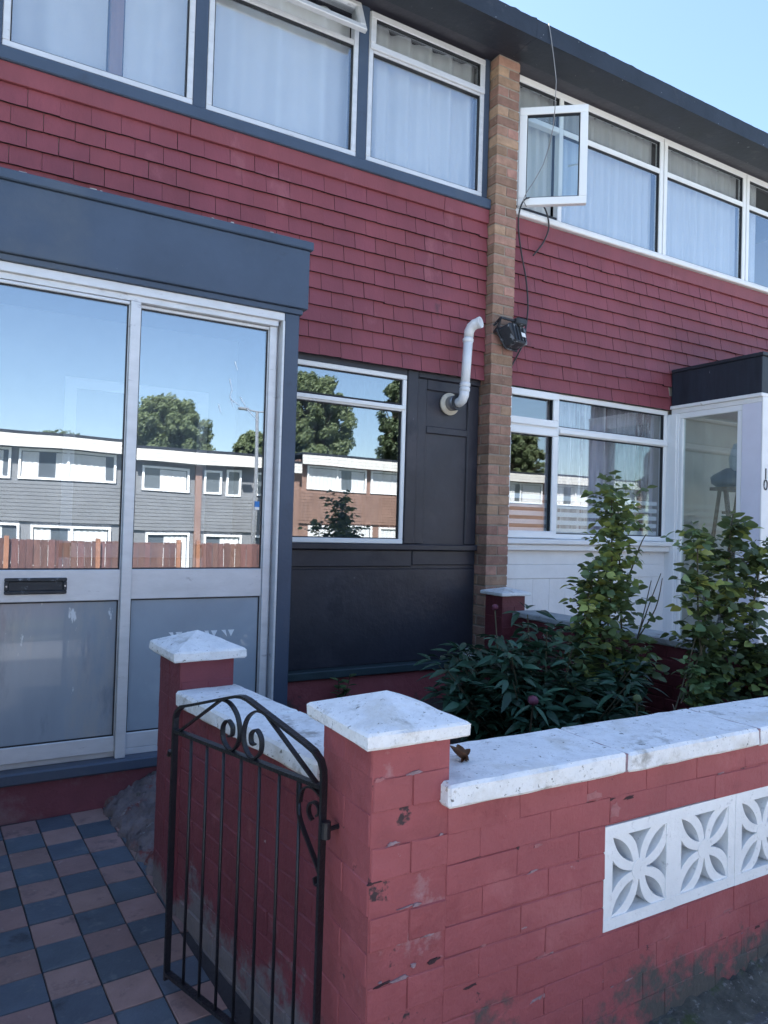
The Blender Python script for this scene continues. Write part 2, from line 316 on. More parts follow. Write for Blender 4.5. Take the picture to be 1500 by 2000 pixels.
# ------------------------------------------------------------------ windows
def rect_frame(b, x0, x1, z0, z1, y0, y1, fw):
    b.box(x0, x1, y0, y1, z0, z0 + fw); b.box(x0, x1, y0, y1, z1 - fw, z1)
    b.box(x0, x0 + fw, y0 + 0.001, y1, z0 + fw, z1 - fw); b.box(x1 - fw, x1, y0 + 0.001, y1, z0 + fw, z1 - fw)
def window(parent, x0, x1, z0, z1, y, fw, lights, m, gl, depth=0.06, bead=0.012, label=None):
    """outer frame as the part, then per light (x0,x1,z0,z1): a gasket and a pane as sub-parts"""
    b = MB(); rect_frame(b, x0, x1, z0, z1, y, y + depth, fw)
    xs = sorted(lights)
    for (a, c, d, e) in lights:                      # bars between lights
        if c < x1 - fw - 0.005: b.box(c, min(c + fw, x1 - fw), y + 0.002, y + depth, d, e)
        if e < z1 - fw - 0.005: b.box(a, c, y + 0.003, y + depth, e, e + fw)
    wn = b.build('window', m, parent, bevel=0.004)
    if label: wn['label'] = label
    for (a, c, d, e) in lights:
        g = MB(); rect_frame(g, a, c, d, e, y + 0.012, y + 0.04, 0.007); g.build('gasket', M_RUBBER, wn)
        MB().box(a + 0.003, c - 0.003, y + 0.024, y + 0.030, d + 0.003, e - 0.003).build('pane', gl, wn)
    return wn
def curtain(x0, x1, z0, z1, y, amp, wl, m, label, cat='curtain', group=None, seed=1):
    rr = random.Random(seed); n = int((x1 - x0) / 0.012); v = []; fs = []; ph = rr.uniform(0, 6)
    for i in range(n + 1):
        x = x0 + (x1 - x0) * i / n; k = 2 * math.pi / wl
        o = amp * math.sin(k * x + ph + 0.9 * math.sin(x * 3.1 + ph)) + 0.4 * amp * math.sin(2.3 * k * x + ph)
        for j in range(5): v.append((x + 0.1 * o * (1 - j / 4), y + o * (1.0 - 0.25 * j / 4), z0 + (z1 - z0) * j / 4))
    for i in range(n):
        for j in range(4): q = i * 5 + j; fs.append((q, q + 5, q + 6, q + 1))
    return tag(MB().add(v, fs).build('curtain', m, smooth=True), label, cat, group)

# ------------------------------------------------------------------ our house
house = thing('terraced_house', (-2.3, 0.1, 0), 'red shingled terraced house with slate grey window posts and charcoal panels', 'house')
Zs, Ze = 2.455 + H, 3.64 + H                # upper sill, eaves
BK = 8.2                                    # depth of the terrace
def shell(parent, x0, x1, low_open, up_open):
    b = MB()
    b.box(x0, x1, 0.105, 0.30, 1.15 + H, Zs - 0.02)                          # band between floors
    b.box(x0, x1, BK, BK + 0.2, -0.2, Ze); b.box(x0, x0 + 0.05, 0.32, BK, -0.2, Ze); b.box(x1 - 0.05, x1, 0.32, BK, -0.2, Ze)
    b.box(x0 + 0.05, x1 - 0.05, 0.31, BK, 1.2 + H, 1.42 + H)                  # upper floor
    return b.build('wall', M_BEIGE, parent)
shell(house, -4.55, -0.003, None, None)
sh_meshes = []
for i in range(5):
    rr = random.Random(40 + i); b = MB(); wv = 0.0803; nseg = 4
    v = []
    for k in range(nseg + 1):
        x = -wv + 2 * wv * k / nseg; dz = rr.uniform(-0.0011, 0.0011)
        v += [(x, -0.0005, dz), (x, 0.022, dz + 0.001), (x, 0.022, 0.135), (x, 0.028, 0.135)]
    fs = []
    for k in range(nseg):
        q = 4 * k; fs += [(q, q + 4, q + 6, q + 2), (q, q + 1, q + 5, q + 4), (q + 1, q + 3, q + 7, q + 5)]
    fs += [(0, 2, 3, 1), (4 * nseg, 4 * nseg + 1, 4 * nseg + 3, 4 * nseg + 2)]
    b.add(v, fs); me = b.mesh('shingle', M_SHING); me.materials.append(M_EDGE); sh_meshes.append(me)
    for p in me.polygons:
        if p.normal.z < -0.7 or abs(p.normal.x) > 0.7: p.material_index = 1
def shingles(parent, xa, xb, far_lo, far_hi, phase, skip=None):
    stuff = MB()
    for k in range(11):
        z = 1.14 + H + 0.11 * k; x = xa - (0.163 - ((phase + (0.0815 if k % 2 else 0)) % 0.163))
        while x < xb - 0.01:
            a, c = max(x, xa), min(x + 0.163, xb); x += 0.163
            if c - a < 0.02: continue
            cx = (a + c) / 2
            if skip and skip(cx, z): continue
            M = T(cx, 0.070 + J(0.0012), z + J(0.0018) + (J(0.008) if random.random() < 0.04 else 0)) @ Matrix.Rotation(J(0.005), 4, 'Y') @ Matrix.Rotation(J(0.006), 4, 'X') @ Matrix.Diagonal(((c - a - random.choice((0.0005, 0.0015, 0.003, 0.0042))) / 0.1606, 1, 1, 1))
            me = random.choice(sh_meshes)
            if far_lo < cx < far_hi: place('shingle', me, parent, M)
            else: stuff.add([vv.co[:] for vv in me.vertices], [tuple(p.vertices) for p in me.polygons], M)
    if stuff.v: o = stuff.build('shingle_rows', M_SHING, parent); o['kind'] = 'stuff'
shingles(house, -4.55, -0.004, -3.5, 1, 0.06)
for (a, c) in ((-4.55, -2.30), (-2.297, -0.42), (-0.417, -0.004)):
    MB().box(a, c, 0.066 + J(0.001), 0.10, 2.352 + H, 2.47 + H).build('top_course', M_SHING, house, bevel=0.003)
# sill board and posts of the upper window band
b = MB().box(-4.55, -0.004, 0.045, 0.20, Zs, 2.53 + H); b.box(-4.55, -0.004, 0.085, 0.20, 2.53 + H, 2.555 + H); b.build('window_sill', M_GREYP, house, bevel=0.006)
for (a, c) in ((-0.055, -0.004), (-1.151, -1.071), (-2.283, -2.201), (-3.41, -3.322), (-4.55, -4.45)):
    MB().box(a, c, 0.10, 0.20, 2.555 + H, Ze).build('window_post', M_GREYP, house, bevel=0.004)
MB().box(-4.55, -0.055, 0.11, 0.2, 3.622 + H, Ze - 0.001).build('window_head', M_DARKP, house)
wz0, wz1 = 2.557 + H, 3.62 + H
window(house, -1.070, -0.056, wz0, wz1, 0.098, 0.036, [(-1.034, -0.092, wz0 + 0.036, 3.335 + H), (-1.034, -0.092, 3.371 + H, wz1 - 0.036)], M_ALU, G_WIN)
b = MB(); rect_frame(b, -1.066, -0.060, 3.350 + H, wz1 - 0.004, 0.086, 0.098, 0.045); b.build('vent_sash', M_ALU, house, bevel=0.004)
# middle window: the top light stands open
window(house, -2.200, -1.152, wz0, wz1, 0.098, 0.036, [(-2.164, -1.188, wz0 + 0.036, 3.335 + H)], M_ALU, G_WIN)
vt = Matrix.Translation((0, 0.095, wz1 - 0.01)) @ Matrix.Rotation(R(-22), 4, 'X')
b = MB()
for (x0, x1, z0, z1) in ((-2.195, -1.157, -0.27, -0.225), (-2.195, -1.157, -0.045, 0.0), (-2.195, -2.15, -0.225, -0.045), (-1.202, -1.157, -0.225, -0.045)):
    b.box(x0, x1, -0.03, 0.005, z0, z1, vt)
vo = b.build('vent_sash', M_ALU, house, bevel=0.004); vo['label'] = 'top-hung vent sash propped open'
MB().box(-2.152, -1.20, -0.014, -0.008, -0.227, -0.043, vt).build('pane', G_WIN, vo)
window(house, -3.320, -2.284, wz0, wz1, 0.098, 0.036, [(-3.284, -2.320, wz0 + 0.036, wz1 - 0.036)], M_ALU, G_WIN)
window(house, -4.45, -3.411, wz0, wz1, 0.098, 0.036, [(-4.414, -3.447, wz0 + 0.036, wz1 - 0.036)], M_ALU, G_WIN)
MB().box(-2.76, -2.69, 0.17, 0.24, 2.5 + H, Ze - 0.03).build('inner_post', mat('brown_wood', (0.22, 0.13, 0.11), 0.6, 0.15, 9, 0.1, stretch=(3, 3, 0.4)), house)
curtain(-1.06, -0.07, 2.53 + H, 3.62 + H, 0.215, 0.032, 0.21, M_CURT, 'white curtain behind the shingled house window beside the brick pier', seed=3)
curtain(-2.19, -1.16, 2.53 + H, 3.58 + H, 0.21, 0.028, 0.36, M_CURT, 'white curtain behind the window with the propped open vent', seed=5)
curtain(-2.68, -2.29, 2.53 + H, 3.62 + H, 0.19, 0.012, 0.3, M_CURT, 'short white curtain beside the brown inner post', seed=8)
curtain(-3.4, -2.77, 2.53 + H, 3.62 + H, 0.25, 0.02, 0.4, M_CURT, 'pale curtain hanging left of the brown inner post', seed=9)
# ground floor: window, charcoal panels, sill, red plinth
Yw = 0.142
window(house, -1.80, -0.672, -0.12 + H, 1.10 + H, Yw - 0.03, 0.034, [(-1.766, -0.706, -0.086 + H, 0.835 + H), (-1.766, -0.706, 0.885 + H, 1.066 + H)], M_UPVC, G_LOW)
MB().box(-1.79, -0.682, Yw - 0.04, Yw - 0.028, 0.846 + H, 0.876 + H).build('transom', M_UPVC, house, bevel=0.004)
b = MB().box(-4.5, -0.004, Yw + 0.002, 0.3, -0.2, -0.121 + H); b.box(-0.671, -0.004, Yw + 0.002, 0.3, -0.121 + H, 1.15 + H); b.box(-4.5, -1.801, Yw + 0.002, 0.3, -0.121 + H, 1.149 + H)
b.box(-1.80, -0.671, 0.115, 0.3, 1.101 + H, 1.149 + H); b.build('panel_back', M_DARKP, house)
for (x0, x1, z0, z1, yy) in ((-0.668, -0.575, -0.12 + H, 1.145 + H, Yw - 0.035), (-0.575, -0.485, -0.12 + H, 1.10 + H, Yw - 0.012), (-0.11, -0.006, -0.12 + H, 1.10 + H, Yw - 0.012),
                             (-0.485, -0.11, 1.02 + H, 1.10 + H, Yw - 0.014), (-0.485, -0.11, 0.70 + H, 0.755 + H, Yw - 0.014), (-0.575, -0.006, 1.10 + H, 1.145 + H, Yw - 0.03),
                             (-1.85, -0.006, -0.165 + H, -0.122 + H, Yw - 0.045), (-1.85, -0.58, -0.285 + H, -0.166 + H, Yw - 0.014), (-0.575, -0.006, -0.275 + H, -0.166 + H, Yw - 0.010), (-1.85, -0.006, -0.97 + H, -0.30 + H, Yw - 0.006)):
    MB().box(x0, x1, yy, Yw + 0.001, z0, z1).build('panel', M_DARKP, house, bevel=0.006)
MB().box(-1.85, -0.006, 0.05, Yw + 0.001, -1.03 + H, -0.975 + H).build('bottom_sill', mat('dark_green_paint', (0.03, 0.05, 0.058), 0.5, 0.2, 6, 0.2), house, bevel=0.006)
MB().box(-1.85, -0.006, 0.09, Yw + 0.001, -0.1, -1.032 + H).build('plinth', M_REDWALL, house, bevel=0.004)
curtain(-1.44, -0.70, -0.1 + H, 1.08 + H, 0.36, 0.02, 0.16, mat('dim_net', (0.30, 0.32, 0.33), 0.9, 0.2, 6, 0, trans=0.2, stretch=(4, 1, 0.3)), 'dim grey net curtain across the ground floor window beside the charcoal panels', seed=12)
curtain(-1.75, -1.45, -0.1 + H, 1.08 + H, 0.34, 0.02, 0.12, M_CURT, 'net curtain gathered at the porch side of the ground floor window', seed=11)
# roof slab, fascia, soffit
def roof(parent, x0, x1, seed):
    b = MB().box(x0, x1, -0.25, BK + 0.4, 3.66 + H, 3.76 + H); rf = b.build('roof', M_BLACKP, parent)
    rr = random.Random(seed); v = []; fs = []; n = int((x1 - x0) / 0.05)
    for i in range(n + 1):
        x = x0 + (x1 - x0) * i / n; d = rr.uniform(-0.0008, 0.0008); e = rr.uniform(0, 0.003) + (0.014 * rr.random() if rr.random() < 0.10 else 0)
        v += [(x, -0.300 + d * 0.4, 3.625 + H), (x, -0.300 + d, 3.765 + H + e), (x, -0.255, 3.775 + H + e), (x, -0.262, 3.625 + H)]
    for i in range(n): q = 4 * i; fs += [(q, q + 4, q + 5, q + 1), (q + 1, q + 5, q + 6, q + 2), (q, q + 3, q + 7, q + 4), (q + 3, q + 2, q + 6, q + 7)]
    fs += [(0, 1, 2, 3), (4 * n, 4 * n + 3, 4 * n + 2, 4 * n + 1)]
    MB().add(v, fs).build('fascia', M_BLACKP, rf)
    MB().box(x0, x1, -0.262, -0.02, 3.637 + H, 3.655 + H).build('soffit', M_BLACKP, rf)
    MB().box(x0, x1, -0.02, 0.20, 3.641 + H, 3.659 + H).build('soffit', M_DARKP, rf)
    return rf
roof(house, -4.55, 0.105, 2)

# ------------------------------------------------------------------ brick pier between the two houses
pier = thing('brick_pier', (0.105, 0.1, 0), 'tall narrow brown brick pier between the two red shingled houses', 'pier')
MB().box(0.006, 0.204, 0.006, 0.32, 0.0, 3.645 + H).build('mortar', M_MORTAR, pier)
bs = [brick_mesh('brick_stretcher', M_BRICK, 0.210, 0.102, 0.0655, 0.004, 0.0016, i) for i in range(4)]
bh = [brick_mesh('brick_header', M_BRICK, 0.102, 0.210, 0.0655, 0.004, 0.0016, i + 7) for i in range(4)]
k = 0; z = 0.46
while z < 3.57 + H:
    zz = z + 0.038
    if k % 2: 
        place('brick', random.choice(bs), pier, T(0.105 + J(0.001), 0.052 + J(0.0015), zz)); place('brick', random.choice(bs), pier, T(0.105 + J(0.001), 0.166 + J(0.001), zz))
    else:
        s_ = random.choice((0, 0, 0.008, -0.008)); 
        place('brick', random.choice(bh), pier, T(0.051 + J(0.001), 0.107 + J(0.0015), zz)); place('brick', random.choice(bh), pier, T(0.159 + J(0.001), 0.107 + J(0.0015), zz))
    z += 0.0766; k += 1

# ------------------------------------------------------------------ next door
nb = thing('terraced_house', (2.6, 0.1, 0), 'red shingled terraced house with white framed windows, one casement standing open', 'house')
shell(nb, 0.213, 5.0, None, None)
shingles(nb, 0.214, 5.0, -1, 3.75, 0.02, lambda x, z: x > 2.15 and z < 1.42 + H)
for (a, c) in ((0.214, 2.10), (2.103, 5.0)): MB().box(a, c, 0.066, 0.10, 2.352 + H, 2.47 + H).build('top_course', M_SHING, nb, bevel=0.003)
MB().box(0.214, 5.0, 0.03, 0.20, Zs + 0.018, 2.515 + H).build('window_sill', M_WTIMB, nb, bevel=0.006)
nz0, nz1 = 2.516 + H, 3.625 + H
zt0, zt1 = 3.29 + H, 3.335 + H
window(nb, 0.214, 2.0, nz0, nz1, 0.098, 0.045, [(0.77, 1.955, nz0 + 0.045, zt0), (0.77, 1.955, zt1, nz1 - 0.045), (0.259, 0.725, zt1, nz1 - 0.045)], M_UPVC, G_WIN)
MB().box(0.725, 0.77, 0.1, 0.158, nz0 + 0.045, zt1).build('mullion', M_UPVC, nb, bevel=0.004)
MB().box(0.259, 0.725, 0.1, 0.158, zt0, zt1 - 0.001).build('transom', M_UPVC, nb, bevel=0.004)
MB().box(0.259, 0.725, 0.11, 0.15, nz0 + 0.045, nz0 + 0.07).build('stay_rail', M_RUBBER, nb)
window(nb, 2.012, 3.225, nz0, nz1, 0.098, 0.045, [(2.057, 3.18, nz0 + 0.045, zt0), (2.057, 3.18, zt1, nz1 - 0.045)], M_UPVC, G_WIN)
window(nb, 3.237, 5.0, nz0, nz1, 0.098, 0.045, [(3.282, 3.80, nz0 + 0.045, zt0), (3.282, 3.80, zt1, nz1 - 0.045), (3.845, 4.955, nz0 + 0.045, zt0), (3.845, 4.955, zt1, nz1 - 0.045)], M_UPVC, G_WIN)
MB().box(0.214, 5.0, 0.11, 0.2, 3.626 + H, Ze - 0.001).build('window_head', M_WTIMB, nb)
# open casement, hinged beside the pier
cm = T(0.285, 0.085, 0) @ RZ(R(-38.5)); cl = 0.525; c0, c1 = 2.548 + H, 3.325 + H
b = MB()
for (x0, x1, z0, z1) in ((0, cl, c0, c0 + 0.06), (0, cl, c1 - 0.06, c1), (0, 0.06, c0 + 0.06, c1 - 0.06), (cl - 0.06, cl, c0 + 0.06, c1 - 0.06)): b.box(x0, x1, -0.05, 0.0, z0, z1, cm)
cs = b.build('casement', M_UPVC, nb, bevel=0.006, seg=2); cs['label'] = 'white casement standing open'
MB().box(0.063, cl - 0.063, -0.028, -0.022, c0 + 0.063, c1 - 0.063, cm).build('pane', G_PORCH, cs)
g = MB(); 
for (x0, x1, z0, z1) in ((0.058, cl - 0.058, c0 + 0.058, c0 + 0.066), (0.058, cl - 0.058, c1 - 0.066, c1 - 0.058), (0.058, 0.066, c0 + 0.066, c1 - 0.066), (cl - 0.066, cl - 0.058, c0 + 0.066, c1 - 0.066)): g.box(x0, x1, -0.042, -0.008, z0, z1, cm)
g.build('gasket', M_RUBBER, cs)
MB().tube([cm @ Vector(p) for p in ((cl - 0.03, 0.0, 2.93 + H), (cl - 0.03, 0.025, 2.93 + H), (cl - 0.03, 0.03, 2.90 + H), (cl - 0.14, 0.035, 2.885 + H))], 0.007, 6).build('handle', M_UPVC, cs, smooth=True)
curtain(0.26, 0.74, 2.53 + H, 3.62 + H, 0.20, 0.018, 0.10, M_CURT, 'net curtain behind the open casement', seed=21)
curtain(0.78, 1.96, 2.53 + H, 3.62 + H, 0.20, 0.020, 0.10, M_CURT, 'long pleated net curtain between the open casement and the next mullion', seed=22)
curtain(2.05, 3.19, 2.53 + H, 3.62 + H, 0.20, 0.020, 0.10, M_CURT, 'pleated net curtain in the far upstairs window of the house next door', seed=23)
curtain(3.27, 3.55, 2.53 + H, 3.62 + H, 0.20, 0.02, 0.12, M_CURT, 'narrow drawn net curtain at the far end of the upstairs windows', seed=24)
# ground floor window next door
ny = 0.10; lz0, lz1 = -0.06 + H, 1.135 + H
window(nb, 0.214, 2.13, lz0, lz1, ny, 0.042, [(0.256, 0.735, lz0 + 0.042, 0.80 + H), (0.256, 0.735, 0.865 + H, lz1 - 0.042), (0.80, 2.088, lz0 + 0.042, 0.80 + H), (0.80, 2.088, 0.865 + H, lz1 - 0.042)], M_UPVC, G_NLOW)
MB().box(0.735, 0.80, ny + 0.001, ny + 0.058, lz0 + 0.042, lz1 - 0.042).build('mullion', M_UPVC, nb, bevel=0.005)
MB().box(0.256, 2.088, ny + 0.002, ny + 0.057, 0.80 + H, 0.865 + H).build('transom', M_UPVC, nb, bevel=0.005)
for (z0, z1) in ((lz0 + 0.004, 0.832 + H), (0.848 + H, lz1 - 0.004)):
    b = MB(); rect_frame(b, 0.222, 0.775, z0, z1, ny - 0.022, ny - 0.001, 0.058); o = b.build('casement', M_UPVC, nb, bevel=0.006)
MB().box(0.80, 2.12, ny - 0.014, ny - 0.001, 0.808 + H, 0.85 + H).build('glazing_bar', M_UPVC, nb, bevel=0.006)
MB().box(0.214, 2.19, 0.02, 0.2, -0.105 + H, -0.062 + H).build('window_sill', M_WTIMB, nb, bevel=0.008)
MB().box(0.214, 2.15, 0.05, 0.2, -0.155 + H, -0.106 + H).build('sill_board', M_WTIMB, nb, bevel=0.006)
MB().box(0.213, 2.2, 0.13, 0.3, -0.2, -0.156 + H).build('panel_back', M_WTIMB, nb)
for i in range(11):
    MB().box(0.216 + i * 0.176, 0.216 + (i + 1) * 0.176 - 0.0012, 0.112 + J(0.0005), 0.129, 0.12, -0.385 + H).build('board', M_WTIMB, nb, bevel=0.0008)
MB().box(0.216, 2.145, 0.106, 0.129, -0.384 + H, -0.27 + H).build('rail', M_WTIMB, nb, bevel=0.004)
MB().box(0.216, 2.145, 0.112, 0.129, -0.269 + H, -0.157 + H).build('rail', M_WTIMB, nb, bevel=0.004)
MB().box(2.146, 5.0, 0.13, 0.3, -0.2, 1.15 + H).build('panel_back', M_BEIGE, nb)
curtain(0.74, 2.09, -0.04 + H, 1.12 + H, 0.215, 0.028, 0.13, M_CURT2, 'grey and brown patterned curtain in the ground floor window next door', seed=31)
curtain(0.23, 0.40, -0.04 + H, 1.10 + H, 0.22, 0.015, 0.10, M_CURT, 'white net strip behind the small casement beside the pier', seed=32)
for i in range(5): MB().box(0.26, 2.085, 0.165, 0.172, -0.01 + i * 0.068 + H, 0.028 + i * 0.068 + H).build('window_film', mat('pale_film_strip', (0.62, 0.66, 0.68), 0.4, 0.05, 5, 0), nb)
roof(nb, 0.107, 5.0, 6)

# ------------------------------------------------------------------ our porch
pc = thing('porch', (-2.7, -0.4, 0.05), 'slate grey flat-roofed porch with aluminium sliding glass doors', 'porch')
PX0, PX1 = -3.95, -1.875
b = MB().box(PX0, -1.838, -0.752, 0.068, 1.158 + H, 1.475 + H); pf = b.build('fascia', M_GREYP, pc, bevel=0.004)
MB().box(PX0, -1.822, -0.768, 0.066, 1.476 + H, 1.522 + H).build('roof_edge', M_GREYP, pc, bevel=0.005)
b = MB(); n = 34
for i in range(n): 
    if random.random() < 0.45: x = PX0 + (PX1 - PX0) * (i + random.random()) / n; b.box(x, x + 0.02 + J(0.012), -0.755 + J(0.008), -0.735, 1.520 + H, 1.524 + H + random.random() * 0.005)
b.build('roof_grit', M_GREYSTONE, pc)
MB().box(PX0, -1.862, -0.735, 0.06, 1.128 + H, 1.157 + H).build('head_board', M_GREYP, pc, bevel=0.003)
MB().box(-1.957, PX1, -0.722, -0.60, 0.03, 1.1275 + H).build('corner_post', M_GREYP, pc, bevel=0.004)
MB().box(-1.95, PX1 - 0.004, -0.599, 0.08, 0.03, 1.1275 + H).build('side_panel', M_GREYP, pc)
MB().box(PX0, -3.80, -0.722, 0.08, 0.03, 1.1275 + H).build('corner_post', M_GREYP, pc, bevel=0.004)
MB().box(PX0, -1.87, -0.745, -0.55, -1.195 + H, -1.140 + H).build('door_sill', M_GREYP, pc, bevel=0.008)
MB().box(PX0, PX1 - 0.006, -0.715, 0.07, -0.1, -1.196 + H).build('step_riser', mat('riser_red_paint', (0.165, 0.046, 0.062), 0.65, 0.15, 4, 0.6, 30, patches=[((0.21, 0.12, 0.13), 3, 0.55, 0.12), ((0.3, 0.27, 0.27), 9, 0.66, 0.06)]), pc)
# outer aluminium frame
yD = -0.712; zB = -1.14 + H; zT = 1.127 + H
b = MB().box(-3.80, -1.958, yD - 0.006, -0.62, 1.085 + H, zT); b.box(-3.80, -1.985, yD + 0.012, -0.62, 1.055 + H, 1.0845 + H)
b.box(-1.969, -1.957, yD - 0.012, -0.62, zB, 1.084 + H); b.box(-2.024, -1.985, yD + 0.032, -0.62, zB, 1.054 + H)
b.box(-1.985, -1.9695, yD + 0.06, -0.62, zB, 1.084 + H); b.box(-3.80, -3.76, yD, -0.62, zB, 1.054 + H)
b.box(-3.76, -2.024, yD + 0.04, -0.62, zB, zB + 0.03)
b.build('door_frame', M_ALU, pc, bevel=0.002)
MB().box(-2.745, -2.697, yD - 0.002, -0.63, zB, 1.052 + H).build('mullion', M_ALU, pc, bevel=0.003)
def leaf(x0, x1, y, label):
    d = MB(); 
    d.box(x0, x1, y, y + 0.035, zB + 0.031, zB + 0.105); d.box(x0, x1, y, y + 0.035, -0.388 + H, -0.242 + H); d.box(x0, x1, y, y + 0.035, 1.036 + H, 1.052 + H)
    d.box(x0, x0 + 0.005, y + 0.001, y + 0.035, zB + 0.105, 1.036 + H); d.box(x1 - 0.005, x1, y + 0.001, y + 0.035, zB + 0.105, 1.036 + H)
    o = d.build('sliding_door', M_ALU, pc, bevel=0.003); o['label'] = label
    g = MB(); rect_frame(g, x0 + 0.005, x1 - 0.005, -0.242 + H, 1.036 + H, y + 0.008, y + 0.026, 0.006); rect_frame(g, x0 + 0.005, x1 - 0.005, zB + 0.105, -0.388 + H, y + 0.008, y + 0.026, 0.006)
    g.build('gasket', M_RUBBER, o)
    MB().box(x0 + 0.007, x1 - 0.007, y + 0.014, y + 0.020, -0.24 + H, 1.034 + H).build('pane', G_DOOR, o)
    MB().box(x0 + 0.007, x1 - 0.007, y + 0.014, y + 0.020, zB + 0.107, -0.39 + H).build('frosted_pane', M_FROST if x1 > -2.5 else M_FROST2, o)
    return o
dl = leaf(-3.76, -2.746, -0.700, 'left door leaf with black letterbox'); dr = leaf(-2.696, -2.025, -0.672, 'right door leaf with small blue sticker')
b = MB(); rect_frame(b, -3.238, -2.982, -0.352 + H, -0.278 + H, -0.712, -0.699, 0.016); lb = b.build('letterbox', M_BLKPL, dl, bevel=0.003)
MB().box(-3.222, -2.998, -0.704, -0.6985, -0.336 + H, -0.294 + H).build('letterbox_flap', M_BLKPL, dl, bevel=0.002)
for (x, z) in ((-3.230, -0.315), (-2.990, -0.315)): MB().tube([(x, -0.716, z + H), (x, -0.711, z + H)], 0.004, 8).build('letterbox_screw', M_STEEL, dl)
b = MB().box(-2.072, -2.046, -0.6605, -0.6585, 0.085 + H, 0.115 + H); b.build('sticker', M_BLUEST, dr)
MB().box(-2.072, -2.046, -0.6605, -0.6585, 0.070 + H, 0.0845 + H).build('sticker', M_LABEL, dr)
# pale scuffs scratched into the right pane, and the chevrons of the frosted film below
b = MB()
def scr(p, q, wd=0.005):
    a = Vector((p[0], -0.6585, p[1] + H)); c = Vector((q[0], -0.6585, q[1] + H)); n_ = Vector((-(c - a).z, 0, (c - a).x)).normalized() * wd * 0.5
    b.add([a - n_, c - n_ * 0.3, c + n_ * 0.3, a + n_], [(0, 1, 2, 3)])
for p, q in (((-2.205, .843), (-2.19, .80)), ((-2.23, .75), (-2.215, .69)), ((-2.215, .69), (-2.225, .66)), ((-2.225, .66), (-2.205, .60)), ((-2.225, .645), (-2.17, .615)), ((-2.17, .66), (-2.13, .60)), ((-2.13, .60), (-2.07, .545)), ((-2.285, .61), (-2.27, .565))): scr(p, q)
b.build('scratch', M_SCRATCH, dr)
b = MB()
for x in (-2.50, -2.41, -2.32, -2.23):
    for (dx, w_) in ((0, 0.022), (0.035, 0.034)): b.add([(x + dx, -0.6586, -0.56 + H), (x + dx + w_, -0.6586, -0.56 + H), (x + dx + w_ * 0.5 + (0.02 if not dx else 0), -0.6586, -0.595 + H)], [(0, 1, 2)])
b.build('film_mark', M_SCRATCH, dr)
# porch interior: side and back walls, floor, inner door
b = MB().box(-3.90, -3.88, -0.55, 0.1, 0.2, 1.15 + H); b.box(-3.90, -1.97, 0.02, 0.06, 0.2, 1.15 + H); b.box(-3.9, -1.96, -0.55, 0.06, 0.19, 0.225); b.build('inner_wall', M_DARKIN, pc)
b = MB(); rect_frame(b, -2.95, -2.15, 0.23, 2.2, 0.0, 0.019, 0.06); b.box(-2.95, -2.15, 0.001, 0.018, 1.2, 1.28); b.build('inner_door_frame', M_WTIMB, pc)

# ------------------------------------------------------------------ porch next door
pn = thing('porch', (3.0, -0.4, 0.05), 'white framed glazed porch with black roof edge and number ten on its corner', 'porch')
QX = 2.132
b = MB().box(QX, 4.6, -0.80, 0.068, 1.172 + H, 1.475 + H); b.build('fascia', mat('weathered_black_paint', (0.017, 0.024, 0.037), 0.5, 0.3, 4, 0.2, 24, patches=[((0.5, 0.52, 0.54), 9, 0.70, 0.03)], stretch=(3, 3, 0.5)), pn, bevel=0.004)
MB().box(QX - 0.012, 4.6, -0.815, 0.066, 1.476 + H, 1.505 + H).build('roof_edge', M_BLACKP, pn, bevel=0.004)
MB().box(QX - 0.02, 4.6, -0.815, 0.067, 1.142 + H, 1.1715 + H).build('head_trim', M_WTIMB, pn, bevel=0.004)
MB().box(QX + 0.0, 4.6, -0.80, 0.066, 1.10 + H, 1.1415 + H).build('head_rail', M_WTIMB, pn, bevel=0.004)
MB().box(QX, QX + 0.12, -0.80, -0.63, 0.03, 1.0995 + H).build('corner_post', M_LILAC, pn, bevel=0.004)
MB().box(QX - 0.003, QX + 0.26, -0.815, -0.801, 0.03, 1.1415 + H).build('front_board', M_WTIMB, pn, bevel=0.004)
MB().box(QX, QX + 0.06, -0.02, 0.129, 0.03, 1.0995 + H).build('corner_post', M_UPVC, pn, bevel=0.004)
MB().box(QX - 0.012, QX, 0.0, 0.055, 0.03, 1.0995 + H).build('cover_strip', M_UPVC, pn, bevel=0.003)
sw = MB()
sw.box(QX + 0.005, QX + 0.05, -0.629, -0.021, 1.05 + H, 1.0995 + H); sw.box(QX + 0.005, QX + 0.05, -0.629, -0.021, 0.03, 0.22)
sw.box(QX + 0.006, QX + 0.05, -0.629, -0.585, 0.22, 1.05 + H); sw.box(QX + 0.006, QX + 0.05, -0.055, -0.021, 0.22, 1.05 + H)
so = sw.build('side_window', M_UPVC, pn, bevel=0.004)
MB().box(QX + 0.024, QX + 0.030, -0.586, -0.054, 0.215, 1.052 + H).build('pane', G_PORCH, so)
b = MB().box(4.58, 4.6, -0.8, 0.06, 0.03, 1.10 + H); b.box(QX + 0.26, 4.58, -0.80, -0.76, 0.03, 0.55); b.box(QX + 0.06, 4.58, 0.03, 0.06, 0.03, 1.10 + H); b.build('inner_wall', M_BEIGE, pn)
fwn = MB(); rect_frame(fwn, QX + 0.262, 4.58, 0.55, 1.10 + H, -0.80, -0.75, 0.05)
fo = fwn.build('front_window', M_UPVC, pn, bevel=0.004); MB().box(QX + 0.31, 4.53, -0.778, -0.772, 0.60, 1.05 + H).build('pane', G_PORCH, fo)
